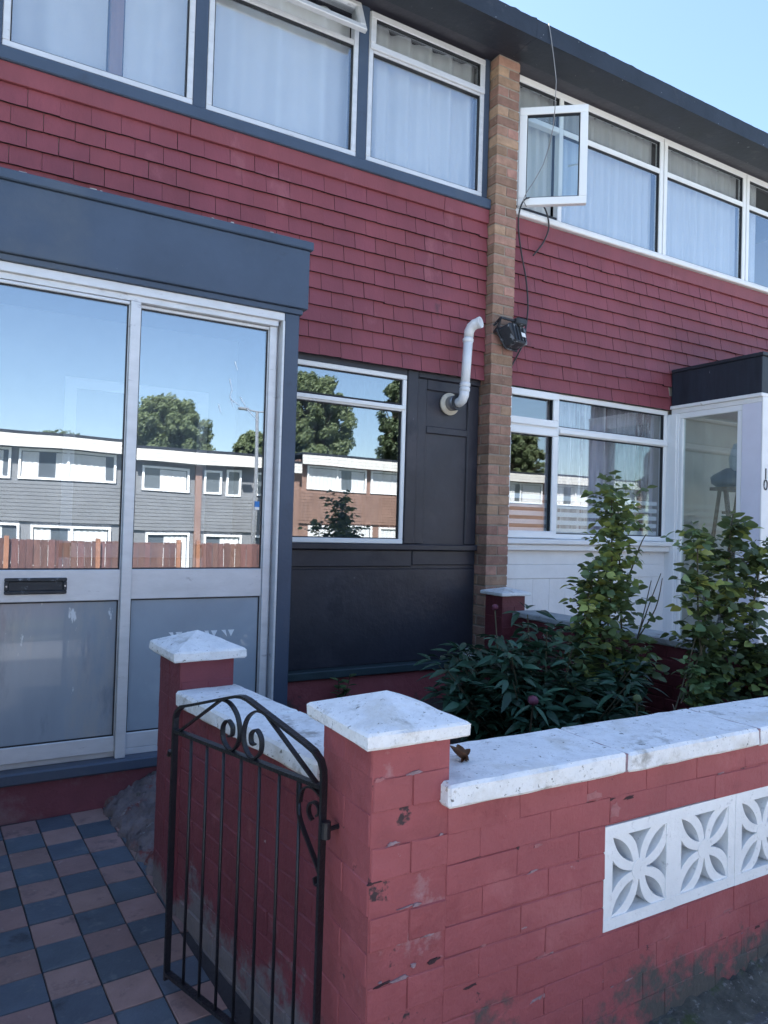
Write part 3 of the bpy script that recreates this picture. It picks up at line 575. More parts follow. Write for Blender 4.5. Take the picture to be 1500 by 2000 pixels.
for ch, z in (('1', 0.475), ('0', 0.385)):
    tc = bpy.data.curves.new('numeral', 'FONT'); tc.body = ch; tc.size = 0.125; tc.extrude = 0.002; tc.align_x = 'CENTER'
    to = bpy.data.objects.new('numeral', tc); COL.objects.link(to); to.matrix_basis = T(QX + 0.045, -0.818, z + H) @ Matrix.Rotation(R(90), 4, 'X')
    dg = bpy.context.evaluated_depsgraph_get(); me = bpy.data.meshes.new_from_object(to.evaluated_get(dg)); Mx = to.matrix_basis.copy(); bpy.data.objects.remove(to)
    me.materials.clear(); me.materials.append(M_BLKPL); place('numeral', me, pn, Mx)
# things kept inside that porch: a step ladder and two bags
ld = thing('step_ladder', (2.53, -0.30, 0.06), 'dark wooden step ladder inside the glazed porch', 'ladder')
for x in (2.40, 2.66):
    MB().tube([(x - 0.03, -0.57, 0.06), (x, -0.31, 1.83)], 0.022, 6).build('leg', M_WOODD, ld); MB().tube([(x - 0.03, -0.03, 0.06), (x, -0.25, 1.83)], 0.018, 6).build('leg', M_WOODD, ld)
for i in range(6):
    z = 0.32 + i * 0.26; y = -0.57 + 0.26 * (z - 0.06) / 1.77; MB().box(2.39, 2.67, y - 0.05, y + 0.06, z, z + 0.024).build('step', M_WOODD, ld)
MB().box(2.37, 2.69, -0.39, -0.17, 1.83, 1.86).build('top', M_WOODD, ld)
def blob(name, c, s, m, label, cat, seed):
    bm_ = bmesh.new(); bmesh.ops.create_icosphere(bm_, subdivisions=3, radius=1); rr = random.Random(seed)
    for v in bm_.verts:
        k = 1 + 0.13 * math.sin(5 * v.co.x + seed) * math.cos(4 * v.co.y) + rr.uniform(-0.04, 0.04)
        v.co = Vector((v.co.x * s[0] * k + c[0], v.co.y * s[1] * k + c[1], (v.co.z if v.co.z > -0.7 else -0.7) * s[2] * k + c[2]))
    me = bpy.data.meshes.new(name); bm_.to_mesh(me); bm_.free(); me.materials.append(m)
    for p in me.polygons: p.use_smooth = True
    o = bpy.data.objects.new(name, me); COL.objects.link(o); return tag(o, label, cat)
blob('bag', (2.52, -0.28, 1.925), (0.14, 0.19, 0.10), M_BAG, 'dark blue bag lying on top of the step ladder', 'bag', 3)
blob('bag', (2.54, -0.35, 2.115), (0.10, 0.09, 0.15), M_WBAG, 'white plastic bag perched on the blue bag', 'bag', 5)

# ------------------------------------------------------------------ boiler flue on the charcoal panel
fl = thing('flue_pipe', (-0.28, 0.13, 0.94 + H), 'white plastic flue pipe rising from a cream collar on the charcoal panel', 'pipe')
fx = -0.285; fzc = 0.935 + H
MB().tube([(fx, 0.132, fzc), (fx, 0.118, fzc), (fx, 0.10, fzc)], [0.084, 0.084, 0.062], 24).build('wall_collar', M_CREAM, fl, smooth=False)
MB().tube([(fx, 0.10, fzc), (fx, 0.02, fzc)], [0.057, 0.055], 24).build('outer_sleeve', M_STEEL, fl, smooth=True)
MB().tube([(fx, 0.021, fzc), (fx, 0.012, fzc)], [0.058, 0.058], 24).build('sleeve_rim', M_BLKPL, fl)
MB().tube([(fx, 0.05, fzc - 0.004), (fx, -0.005, fzc - 0.002), (fx + 0.003, -0.032, fzc + 0.012), (fx + 0.006, -0.045, fzc + 0.04), (fx + 0.008, -0.048, fzc + 0.075)], 0.036, 18).build('lower_elbow', M_PIPE, fl, smooth=True)
pt = Vector((fx + 0.03, -0.050, 1.42 + H))
MB().tube([(fx + 0.008, -0.048, fzc + 0.07), pt], 0.034, 18).build('pipe', M_PIPE, fl, smooth=True)
for zc in (fzc + 0.085, fzc + 0.12, 1.385 + H):
    t = (zc - fzc - 0.07) / (1.42 + H - fzc - 0.07); x = fx + 0.008 + 0.022 * t
    MB().tube([(x, -0.048, zc - 0.017), (x, -0.048, zc - 0.011), (x, -0.048, zc + 0.011), (x, -0.048, zc + 0.017)], [0.034, 0.0395, 0.0395, 0.034], 18).build('socket_ring', M_PIPE, fl, smooth=True)
p0 = pt; ex = [p0 + Vector(q) for q in ((0, 0, -0.01), (0.001, -0.004, 0.03), (0.008, -0.020, 0.060), (0.019, -0.043, 0.077), (0.032, -0.070, 0.082))]
MB().tube(ex, [0.036, 0.036, 0.037, 0.038, 0.038], 18).build('upper_elbow', M_PIPE, fl, smooth=True)
dr_ = (ex[-1] - ex[-2]).normalized()
MB().tube([ex[-1], ex[-1] + dr_ * 0.004, ex[-1] + dr_ * 0.022, ex[-1] + dr_ * 0.022, ex[-1] + dr_ * 0.008], [0.038, 0.042, 0.042, 0.035, 0.034], 20).build('outlet_ring', M_PIPE, fl)
MB().tube([ex[-1] + dr_ * 0.0085, ex[-1] + dr_ * 0.009], [0.034, 0.034], 20).build('outlet_shade', M_GREYSTONE, fl)
# ------------------------------------------------------------------ old floodlight on the pier
fd = thing('floodlight', (0.1, 0.0, 1.5 + H), 'weathered black floodlight hanging from its bracket on the brick pier', 'lamp')
b = MB().tube([(0.02, 0.0, 1.50 + H), (0.005, -0.07, 1.53 + H), (0.0, -0.105, 1.585 + H), (0.13, -0.115, 1.575 + H)], 0.012, 6); b.tube([(0.02, 0.0, 1.555 + H), (0.0, -0.10, 1.585 + H)], 0.011, 6); b.build('bracket', M_BLKPL, fd)
MB().box(0.115, 0.215, -0.155, -0.075, 1.545 + H, 1.60 + H).build('sensor_box', M_BLKPL, fd, bevel=0.012)
fm = T(0.135, -0.085, 1.475 + H) @ RZ(R(14)) @ Matrix.Rotation(R(-16), 4, 'X')
poly = [(-0.115, 0.045), (-0.055, -0.085), (0.085, -0.085), (0.115, 0.06), (0.04, 0.075), (-0.08, 0.07)]
MB().prism(poly, -0.055, 0.05, 'y', fm).build('lamp_body', M_BLKPL, fd, bevel=0.008)
MB().prism([(x * 1.1, z * 1.1) for x, z in poly], 0.048, 0.062, 'y', fm).build('lamp_rim', M_BLKPL, fd, bevel=0.003)
for i in range(4): MB().box(-0.07 + i * 0.04, -0.062 + i * 0.04, -0.064, -0.05, -0.07, 0.06, fm).build('fin', M_BLKPL, fd)
MB().box(0.015, 0.065, -0.0655, -0.0645, -0.035, 0.0, fm).build('rating_label', M_LABEL, fd)
# cables: the thin grey drop from the roof edge and the black loop down to the floodlight
tag(MB().tube([(0.215, -0.305, 3.77 + H), (0.23, -0.312, 3.69 + H), (0.265, -0.318, 3.5 + H), (0.285, -0.325, 3.35 + H), (0.30, -0.30, 3.15 + H), (0.37, -0.21, 3.08 + H), (0.385, -0.16, 2.98 + H), (0.36, -0.12, 2.83 + H), (0.305, -0.08, 2.70 + H), (0.265, -0.045, 2.62 + H), (0.262, -0.01, 2.57 + H), (0.30, -0.005, 2.53 + H)], 0.0038, 6).build('cable', M_CABLEG, smooth=True), 'thin grey cable hanging from the black roof edge past the open casement', 'cable')
def smooth_path(pts, n=6):
    out = []; P = [Vector(p) for p in pts]
    for i in range(len(P) - 1):
        a = P[max(i - 1, 0)]; b_ = P[i]; c = P[i + 1]; d = P[min(i + 2, len(P) - 1)]
        for k in range(n):
            t = k / n; out.append(0.5 * ((2 * b_) + (c - a) * t + (2 * a - 5 * b_ + 4 * c - d) * t * t + (3 * b_ - a - 3 * c + d) * t ** 3))
    return out + [P[-1]]
yk = 0.045
tag(MB().tube(smooth_path([(0.426, yk, 2.19 + H), (0.53, yk, 2.32 + H), (0.565, yk - 0.02, 2.45 + H), (0.50, yk - 0.04, 2.57 + H), (0.39, yk - 0.05, 2.612 + H), (0.29, yk - 0.05, 2.59 + H), (0.245, yk - 0.04, 2.50 + H), (0.25, yk - 0.02, 2.38 + H), (0.30, yk, 2.20 + H), (0.36, yk, 1.98 + H), (0.385, yk, 1.78 + H), (0.372, yk, 1.62 + H), (0.33, yk - 0.02, 1.47 + H), (0.25, yk + 0.01, 1.295 + H), (0.222, 0.06, 1.25 + H)]), 0.0065, 6).build('cable', M_CABLE, smooth=True), 'black cable looped below the casement and running down beside the floodlight', 'cable')

# ------------------------------------------------------------------ garden walls
STR = [brick_mesh('painted_stretcher', M_REDWALL, 0.2205, 0.104, 0.0725, 0.002, 0.0010, 60 + i) for i in range(6)]
HDR = [brick_mesh('painted_header', M_REDWALL, 0.1075, 0.104, 0.0725, 0.002, 0.0010, 70 + i) for i in range(4)]
STRM = [brick_mesh('mid_shade_stretcher', M_REDMID, 0.219, 0.104, 0.070, 0.003, 0.0013, 85 + i) for i in range(4)]
STRD = [brick_mesh('deep_shade_stretcher', M_REDDK, 0.218, 0.104, 0.069, 0.005, 0.0018, 80 + i) for i in range(4)]
def brick_face(parent, M, length, z_rows, y=0.050, skip=None, meshes=None):
    """courses of bricks with their face on local y = 0, running along local x from 0 to length"""
    for k, (z0, z1) in enumerate(z_rows):
        x = -0.1125 if k % 2 else 0.0
        while x < length - 0.01:
            bl_ = random.uniform(0.198, 0.230); a, c = max(x, 0.0), min(x + bl_, length); x += bl_ + 0.01
            if c - a < 0.03: continue
            if skip and skip(a, c, z0, z1):
                a2 = skip(a, c, z0, z1)
                if a2 is True: continue
                a, c = a2
                if c - a < 0.03: continue
            me = random.choice(meshes or (STR if c - a > 0.15 else HDR)); bl = 0.216 if (meshes or c - a > 0.15) else 0.104
            place('brick', me, parent, M @ T((a + c) / 2, y + J(0.0009), (z0 + z1) / 2 + J(0.0008) + (0.0045 * math.sin(3.1 * (a + c) / 2 + 0.5 * k) if 0 < k else 0)) @ Matrix.Rotation(J(0.003) - (0.014 * math.cos(3.1 * (a + c) / 2 + 0.5 * k) if 0 < k else 0), 4, 'Y') @ Matrix.Diagonal(((c - a + 0.0085) / bl * 0.9815, 1, (z1 - z0 - 0.0046) / 0.069, 1)))
def stone(name, parent, M, l, d, h, m, seed, ch=0.008):
    """concrete slab with chipped, uneven edges; origin at its lower front left corner"""
    rr = random.Random(seed); b_ = bmesh.new(); bmesh.ops.create_cube(b_, size=1)
    for v in b_.verts: v.co = Vector(((v.co.x + .5) * l, (v.co.y + .5) * d, (v.co.z + .5) * h))
    bmesh.ops.subdivide_edges(b_, edges=[e for e in b_.edges if abs((e.verts[0].co - e.verts[1].co).x) > 0.2], cuts=int(l / 0.05))
    bmesh.ops.subdivide_edges(b_, edges=[e for e in b_.edges if abs((e.verts[0].co - e.verts[1].co).y) > 0.2], cuts=int(d / 0.05))
    bmesh.ops.bevel(b_, geom=[e for e in b_.edges if e.calc_face_angle(0) > 0.5], offset=ch, segments=1, affect='EDGES')
    for v in b_.verts: v.co += Vector((rr.uniform(-1, 1), rr.uniform(-1, 1), rr.uniform(-.7, .7))) * 0.0018
    me = bpy.data.meshes.new(name); b_.to_mesh(me); b_.free(); me.materials.append(m); return place(name, me, parent, M)
def cap(parent, M, w_, d, h, rise, m, seed):
    """pillar cap: slab with a low pyramid on top; origin at its lower front left corner"""
    rr = random.Random(seed); n = 5; v = []; fs = []
    def pt(x, y, z): return (x + rr.uniform(-.0018, .0018), y + rr.uniform(-.0018, .0018), z + rr.uniform(-.0015, .0015))
    ring = [(i / n * w_, 0) for i in range(n)] + [(w_, i / n * d) for i in range(n)] + [(w_ - i / n * w_, d) for i in range(n)] + [(0, d - i / n * d) for i in range(n)]
    for z, ins in ((0, 0.004), (0.006, 0), (h - 0.006, 0), (h, 0.006)):
        for (x, y) in ring:
            x2 = min(max(x, ins), w_ - ins); y2 = min(max(y, ins), d - ins); v.append(pt(x2, y2, z))
    N_ = len(ring)
    for k_ in range(3):
        for i in range(N_): fs.append((k_ * N_ + i, k_ * N_ + (i + 1) % N_, (k_ + 1) * N_ + (i + 1) % N_, (k_ + 1) * N_ + i))
    v.append((w_ / 2, d / 2, h + rise)); a = len(v) - 1
    for i in range(N_): fs.append((3 * N_ + i, 3 * N_ + (i + 1) % N_, a))
    fs.append(tuple(range(N_ - 1, -1, -1)))
    me = MB().add(v, fs).mesh('cap', m); return place('cap', me, parent, M)
def pillar(name, M, w_, d, z0, z1, label, mcap, seed, over=0.034, h=0.036, rise=0.052, shaded=False):
    SS = STRD if shaded == 1 else STRM if shaded == 2 else STR
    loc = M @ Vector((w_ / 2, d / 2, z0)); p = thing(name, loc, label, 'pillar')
    MB().box(0.0008, w_ - 0.0008, 0.0008, d - 0.0008, z0 - 0.1, z1, M).build('mortar', M_REDDK if shaded == 1 else M_REDMID if shaded == 2 else M_REDMORTAR, p)
    n = int(round((z1 - z0) / 0.0765)); hh = (z1 - z0) / n
    for k_ in range(n):
        zc = z1 - (k_ + 0.5) * hh; sz = (hh - 0.008) / 0.069
        Dm = lambda lx, ly: Matrix.Diagonal((lx, ly, sz, 1))
        if k_ % 2 == 0:
            for yy in (d * 0.25, d * 0.75): place('brick', random.choice(SS), p, M @ T(w_ / 2, yy, zc) @ Dm(w_ / 0.216, (d / 2 - 0.005) / 0.104))
        else:
            for xx in (w_ * 0.26, w_ * 0.755): place('brick', random.choice(SS), p, M @ T(xx, d / 2, zc) @ RZ(R(90)) @ Dm(d / 0.216, (w_ / 2 - 0.005) / 0.104))
    cap(p, M @ T(-over, -over, z1 - 0.002), w_ + 2 * over, d + 2 * over, h, rise, mcap, seed); return p
# near gate pillar
gp_ = pillar('gate_pillar', T(-2.580, -2.905, 0), 0.212, 0.255, 0.0, -0.490 + H, 'red painted brick gate pillar with white pyramid cap, joined to the street wall', M_WHITESTONE, 3)
# street wall with coping and pierced screen blocks
fw = thing('street_wall', (-1.1, -2.8, 0), 'red painted brick street wall with white coping and pierced white screen blocks', 'wall')
wx0, wx1 = -2.366, 0.14; sx0 = -1.842; sw_ = 0.2885; nS = 5
rows = []; z = -0.655 + H
for hh in [0.075] * 2 + [0.0725] * 4 + [0.0755] * 5: rows.append((z - hh, z)); z -= hh
sz1, sz0 = rows[1][0], rows[5][0]; sx1 = sx0 + nS * sw_
b = MB().box(wx0, sx0 - 0.002, -2.9042, -2.70, -0.1, -0.655 + H); b.box(sx0 - 0.001, sx1 + 0.001, -2.9042, -2.70, sz1 + 0.001, -0.6555 + H); b.box(sx0 - 0.001, sx1 + 0.001, -2.9042, -2.70, -0.1, sz0 - 0.001); b.box(sx1 + 0.002, wx1, -2.9042, -2.70, -0.1, -0.655 + H)
b.build('mortar', M_REDMORTAR, fw)
def skipS(a, c, z0, z1):
    if z0 > sz1 - 0.01 or z1 < sz0 + 0.01: return False
    a += wx0; c += wx0
    if c < sx0 or a > sx1: return False
    if a >= sx0 - 0.02 and c <= sx1 + 0.02: return True
    return (a - wx0, sx0 - 0.004 - wx0) if a < sx0 else (sx1 + 0.004 - wx0, c - wx0)
brick_face(fw, T(wx0, -2.905, 0), wx1 - wx0, rows, skip=skipS)
for i, (a, c) in enumerate(((-2.395, -1.802), (-1.797, -1.203), (-1.198, -0.60), (-0.595, 0.14))):
    stone('coping_stone', fw, T(a, -2.944 + J(0.003), -0.655 + H + J(0.002)) @ RZ(J(0.003)), c - a, 0.275, 0.056, M_WHITESTONE, i + 5)
# screen block mesh: border and four pierced petals
b = MB(); q = sw_ - 0.0006; bw = 0.033; dp0, dp1 = 0.0, 0.088
b.box(0, q, dp0, dp1, 0, bw); b.box(0, q, dp0, dp1, q - bw, q); b.box(0, bw, dp0 + 0.001, dp1, bw, q - bw); b.box(q - bw, q, dp0 + 0.001, dp1, bw, q - bw)
def lens(cx, cz, a, half, wd, n=12):
    ca, sa = math.cos(a), math.sin(a); up = []; dn = []
    for i in range(n + 1):
        t = i / n; x = half * 2 * t; h_ = wd * 4 * t * (1 - t); up.append((cx + x * ca - h_ * sa, cz + x * sa + h_ * ca)); dn.append((cx + x * ca + h_ * sa, cz + x * sa - h_ * ca))
    return up, dn
Lh = (q / 2 - 0.018) * math.sqrt(2) / 2
for k_ in range(4):
    a = math.pi / 4 + k_ * math.pi / 2; cx = cz = q / 2
    o1, o2 = lens(cx, cz, a, Lh, 0.046); ci = 0.026
    i1, i2 = lens(cx + ci * 1.3 * math.cos(a), cz + ci * 1.3 * math.sin(a), a, Lh - ci * 1.15, 0.0165)
    for (oo, ii) in ((o1, i1), (o2, i2)):
        n = len(oo); v = []; fs = []
        for (x, z) in oo: v += [(x, dp0 + 0.004, z), (x, dp1 - 0.003, z)]
        for (x, z) in ii: v += [(x, dp0 + 0.004, z), (x, dp1 - 0.003, z)]
        for i in range(n - 1):
            A, B = 2 * i, 2 * i + 2; Cc, Dd = 2 * n + 2 * i, 2 * n + 2 * i + 2
            fs += [(A, B, Dd, Cc), (A + 1, Cc + 1, Dd + 1, B + 1), (A, A + 1, B + 1, B), (Cc, Dd, Dd + 1, Cc + 1)]
        b.add(v, fs)
b.prism([(q / 2 + 0.030 * math.cos(k_ * math.pi / 6), q / 2 + 0.030 * math.sin(k_ * math.pi / 6)) for k_ in range(12)], dp0 + 0.0025, dp1 - 0.004)
scr_me = b.mesh('screen_block', mat('white_screen_paint', (0.82, 0.83, 0.84), 0.65, 0.05, 8, 0.4, 50, patches=[((0.55, 0.56, 0.57), 40, 0.60, 0.1), ((0.2, 0.2, 0.19), 25, 0.70, 0.03)]))
for i in range(nS):
    place('screen_block', scr_me, fw, T(sx0 + i * sw_ + 0.0003, -2.907 + J(0.001), sz0 + 0.002) @ Matrix.Diagonal((1, 1, (sz1 - sz0 - 0.004) / q, 1)))
MB().box(sx0, sx1, -2.900, -2.885, sz0 - 0.003, sz0 + 0.004).build('bedding', M_WHITESTONE, fw)
# flaked paint and dark painted gouge shadows along the joints, a moss and grit bank at the wall foot, dirty mortar in the coping joints
M_JOINT = [mat('bare_mortar', (0.29, 0.20, 0.22), 0.9, 0.25, 40, 0.8, 80), mat('hole_shade', (0.06, 0.03, 0.035), 0.95, 0.3, 40, 0.8, 80), mat('old_pink_paint', (0.35, 0.14, 0.145), 0.8, 0.2, 30, 0.6, 60)]
rf_ = random.Random(21)
def joint_mark(parent, M, x, z, l, h_, m):
    n_ = 13; P_ = []
    for i in range(n_):
        a_ = 2 * math.pi * i / n_; k_ = rf_.uniform(0.45, 1.1); P_.append((x + l * 0.5 * k_ * math.cos(a_) + 0.12 * h_ * rf_.uniform(-1, 1), z + h_ * 0.5 * k_ * math.sin(a_) + 0.18 * l * math.cos(a_) * rf_.uniform(0, .4)))
    MB().prism(P_, -0.0022, 0.004, 'y', M).build('flake_or_gouge_shade', m, parent)
FM = T(0, -2.905, 0)
for i in range(60):
    z0_, z1_ = rf_.choice(rows[:10]); x = rf_.uniform(wx0 + 0.03, -0.95); z = z1_ + rf_.gauss(0, 0.006)
    if sx0 - 0.05 < x < sx1 + 0.02 and sz0 - 0.012 < z < sz1 + 0.012: continue
    if z > -0.665 + H: continue
    joint_mark(fw, FM, x, z, rf_.uniform(0.012, 0.065), rf_.uniform(0.004, 0.013), rf_.choice((M_JOINT[0], M_JOINT[1], M_JOINT[2], M_JOINT[2])))
for (x, z, l, h_, k_) in ((-1.90, -0.715, 0.10, 0.045, 2), (-1.80, -0.765, 0.05, 0.05, 2), (-1.84, -0.735, 0.07, 0.012, 1), (-1.75, -0.74, 0.06, 0.010, 1), (-2.0, -1.12, 0.07, 0.016, 0), (-1.95, -1.13, 0.05, 0.018, 1), (-2.05, -1.20, 0.10, 0.014, 0), (-1.80, -1.22, 0.10, 0.012, 0), (-2.15, -1.28, 0.09, 0.014, 0)): joint_mark(fw, FM, x, z + H, l, h_, M_JOINT[k_])
for i in range(16): joint_mark(gp_, FM, rf_.uniform(-2.57, -2.38), -0.490 + H - 0.0765 * rf_.randrange(1, 11) + rf_.gauss(0, 0.005), rf_.uniform(0.012, 0.06), rf_.uniform(0.004, 0.013), rf_.choice((M_JOINT[0], M_JOINT[0], M_JOINT[1], M_JOINT[2])))
for x in (-1.7995, -1.2005, -0.5975): MB().box(x - 0.006, x + 0.006, -2.939, -2.675, -0.652 + H, -0.603 + H).build('joint_mortar', M_JOINT[0], fw)
v = []; fs = []; n_ = 90
for i in range(n_ + 1):
    x = -2.45 + 2.6 * i / n_; k_ = min(1, max(0.15, (x + 2.0) / 1.0))
    for (yy, hh) in ((-2.90, 0.075), (-2.925, 0.06), (-2.955, 0.03), (-2.99, 0.012), (-3.03, -0.004)): v.append((x, yy + rf_.uniform(-.012, .012) * (yy < -2.91), max(0, hh) * k_ * rf_.uniform(0.6, 1.3) + (0.001 if hh > 0 else -0.004)))
for i in range(n_):
    for j in range(4): q_ = 5 * i + j; fs.append((q_, q_ + 5, q_ + 6, q_ + 1))
bk = MB().add(v, fs).build('moss_bank', mat('moss_and_grit', (0.075, 0.075, 0.068), 0.95, 0.4, 20, 1.0, 60, patches=[((0.17, 0.165, 0.16), 50, 0.58, 0.06), ((0.05, 0.065, 0.03), 9, 0.55, 0.08)]), smooth=True); struct(bk)
# side wall from the gate pillar to the inner pillar, a little askew
A0 = Vector((-2.572, -2.648, 0)); A1 = Vector((-2.70, -1.742, 0)); sl = (A1 - A0).length; sa = math.atan2(A1.y - A0.y, A1.x - A0.x)
swl = thing('side_wall', ((A0 + A1) / 2)[:], 'low red painted wall with white coping running beside the tiled path behind the gate', 'wall')
SM = Matrix.Translation(A1) @ RZ(sa + math.pi)          # local x from the inner pillar to the gate, local y into the garden
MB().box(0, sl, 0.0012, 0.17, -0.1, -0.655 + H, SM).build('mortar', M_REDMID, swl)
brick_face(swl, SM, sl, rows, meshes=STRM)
for i, (a, c) in enumerate(((0.0, 0.455), (0.458, sl - 0.002))):
    stone('coping_stone', swl, SM @ T(a, -0.032, -0.655 + H), c - a, 0.235, 0.054, M_WHITESTONE, i + 15)
pillar('garden_pillar', T(-2.715, -1.742, 0) @ RZ(0.06), 0.20, 0.245, 0.03, -0.495 + H, 'red painted brick pillar with lichened white cap in front of the sliding doors', M_WHITESTONE, 9, shaded=2)
# boundary wall to the neighbour and the stub pillar below the brick pier
bw_ = thing('boundary_wall', (0.21, -1.4, 0), 'low shade-darkened red wall with grey coping dividing the two front gardens', 'wall')
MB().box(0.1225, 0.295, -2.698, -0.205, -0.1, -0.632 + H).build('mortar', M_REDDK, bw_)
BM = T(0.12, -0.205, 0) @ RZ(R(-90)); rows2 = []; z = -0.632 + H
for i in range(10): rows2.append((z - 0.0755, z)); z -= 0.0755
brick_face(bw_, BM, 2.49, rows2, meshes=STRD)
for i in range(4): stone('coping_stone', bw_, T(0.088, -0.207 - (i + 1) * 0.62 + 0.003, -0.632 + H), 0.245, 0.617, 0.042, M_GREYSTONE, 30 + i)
pillar('stub_pillar', T(0.0, -0.205, 0), 0.212, 0.200, 0.05, -0.478 + H, 'short shade-darkened red stub pillar with white cap at the foot of the brick pier', M_WHITESTONE, 12, over=0.03, h=0.026, rise=0.03, shaded=1)

# ------------------------------------------------------------------ wrought iron gate, standing open
G0 = Vector((-2.62, -2.74, 0)); G1 = Vector((-2.83, -2.10, 0)); gu = (G1 - G0).normalized()
gt = thing('garden_gate', (G0 + gu * 0.325)[:], 'black wrought iron gate with arched top and scrolls, standing open on the tiled path', 'gate')
def GP(u_, z): return G0 + gu * u_ + Vector((0, 0, z + H))
def bar(name, pts, rad, n=6, flat=1.0): return MB().tube([GP(*p) for p in pts], rad, n, flat=flat).build(name, M_IRON, gt, smooth=n > 6)
def flatbar(name, pts, wd, th):
    gn = Vector((gu.y, -gu.x, 0)); P = [GP(*p) for p in pts]; b_ = MB(); v = []; fs = []
    for i, p in enumerate(P):
        t = (P[min(i + 1, len(P) - 1)] - P[max(i - 1, 0)]).normalized(); n_ = t.cross(gn).normalized()
        v += [p + gn * wd / 2 + n_ * th / 2, p - gn * wd / 2 + n_ * th / 2, p - gn * wd / 2 - n_ * th / 2, p + gn * wd / 2 - n_ * th / 2]
    for i in range(len(P) - 1):
        for j in range(4): fs.append((4 * i + j, 4 * i + (j + 1) % 4, 4 * i + 4 + (j + 1) % 4, 4 * i + 4 + j))
    k_ = 4 * (len(P) - 1); fs += [(0, 3, 2, 1), (k_, k_ + 1, k_ + 2, k_ + 3)]
    return b_.add(v, fs).build(name, M_IRON, gt)
def arc2(u0, z0, r0, r1, a0, a1, n=22): return [(u0 + (r0 + (r1 - r0) * i / n) * math.cos(R(a0 + (a1 - a0) * i / n)), z0 + (r0 + (r1 - r0) * i / n) * math.sin(R(a0 + (a1 - a0) * i / n))) for i in range(n + 1)]
gb = -1.372
flatbar('gate_frame', [(0.65, gb), (0.65, -0.625), (0.649, -0.592), (0.64, -0.572), (0.615, -0.553), (0.57, -0.541), (0.40, -0.490), (0.350, -0.476), (0.325, -0.473), (0.30, -0.476), (0.25, -0.490), (0.07, -0.541), (0.035, -0.553), (0.012, -0.570), (0.002, -0.592), (0.0, -0.625), (0.0, gb)], 0.019, 0.008)
flatbar('top_rail', [(0.005, -0.632), (0.645, -0.632)], 0.020, 0.010); flatbar('bottom_rail', [(0.005, gb + 0.02), (0.645, gb + 0.02)], 0.020, 0.010)
for k_ in range(7): bar('bar', [(0.0845 + 0.0797 * k_, -0.632), (0.0845 + 0.0797 * k_, gb + 0.02)], 0.0046, 8)
for s_ in (-1, 1):
    X = lambda d: 0.325 + s_ * d
    sc = [(0.010, -0.478), (0.030, -0.488), (0.019, -0.53), (0.012, -0.565), (0.018, -0.598), (0.036, -0.622)] 
    pts = smooth_path([(X(0.105), -0.4985, 0), (X(0.06), -0.50, 0), (X(0.022), -0.528, 0), (X(0.008), -0.575, 0), (X(0.022), -0.612, 0), (X(0.052), -0.627, 0), (X(0.082), -0.605, 0), (X(0.085), -0.57, 0), (X(0.064), -0.549, 0), (X(0.042), -0.563, 0), (X(0.043), -0.586, 0), (X(0.056), -0.590, 0)], 5)
    flatbar('scroll', [(p.x, p.y) for p in pts], 0.014, 0.005)
    flatbar('brace', [(X(0.105), -0.503), (X(0.30), -0.628)], 0.012, 0.006)
    if s_ > 0: continue
    pts = smooth_path([(X(0.236), -0.640, 0), (X(0.238), -0.70, 0), (X(0.25), -0.74, 0), (X(0.318), -0.835, 0), (X(0.322), -0.862, 0), (X(0.308), -0.868, 0), (X(0.304), -0.853, 0)], 5)
    flatbar('corner_scroll', [(p.x, p.y) for p in pts], 0.012, 0.005)
    pts = smooth_path([(X(0.318), -0.655, 0), (X(0.285), -0.642, 0), (X(0.252), -0.655, 0), (X(0.242), -0.69, 0)], 4); flatbar('corner_scroll', [(p.x, p.y) for p in pts], 0.012, 0.005)
    pts = arc2(X(0.298), -0.695, 0.027, 0.012, 250, -60 if s_ > 0 else 560, 18) if s_ > 0 else arc2(X(0.298), -0.695, 0.027, 0.012, -70, 240, 18); flatbar('corner_scroll', pts, 0.012, 0.005)
for z in (-0.73, -1.24):
    MB().tube([GP(-0.012, z - 0.02), GP(-0.012, z + 0.02)], 0.012, 10).build('hinge', M_IRON, gt); MB().tube([GP(-0.012, z), (-2.578, -2.745, z + H)], 0.006, 8).build('hinge_pin', M_IRON, gt)
MB().tube([GP(0.65, -0.70), GP(0.675, -0.70), GP(0.68, -0.715)], 0.007, 6).build('latch', M_IRON, gt)

# ------------------------------------------------------------------ planting
def leaf_mesh(name, m, l, w_, fold=0.25, curl=0.2, tip=0.5):
    v = []; fs = []; prof = ((0.0, 0.06), (0.22, 0.75), (0.45, 1.0), (0.7, 0.72), (0.9, 0.3), (1.0, 0.0))
    for t, k_ in prof:
        x = t * l; z = -curl * l * t * t; h_ = w_ * 0.5 * k_
        v += [(x, -h_, z + fold * h_), (x, 0, z), (x, h_, z + fold * h_)]
    for i in range(len(prof) - 1):
        q_ = 3 * i; fs += [(q_, q_ + 3, q_ + 4, q_ + 1), (q_ + 1, q_ + 4, q_ + 5, q_ + 2)]
    me = bpy.data.meshes.new(name); me.from_pydata(v, [], fs); me.materials.append(m)
    for p in me.polygons: p.use_smooth = True
    return me
def basis(d, roll=0.0):
    x = d.normalized(); z = Vector((0, 0, 1)) - x * x.z
    z = z.normalized() if z.length > 1e-3 else Vector((1, 0, 0)); y = z.cross(x)
    Mx = Matrix((x, y, z)).transposed().to_4x4(); return Mx @ Matrix.Rotation(roll, 4, 'X')
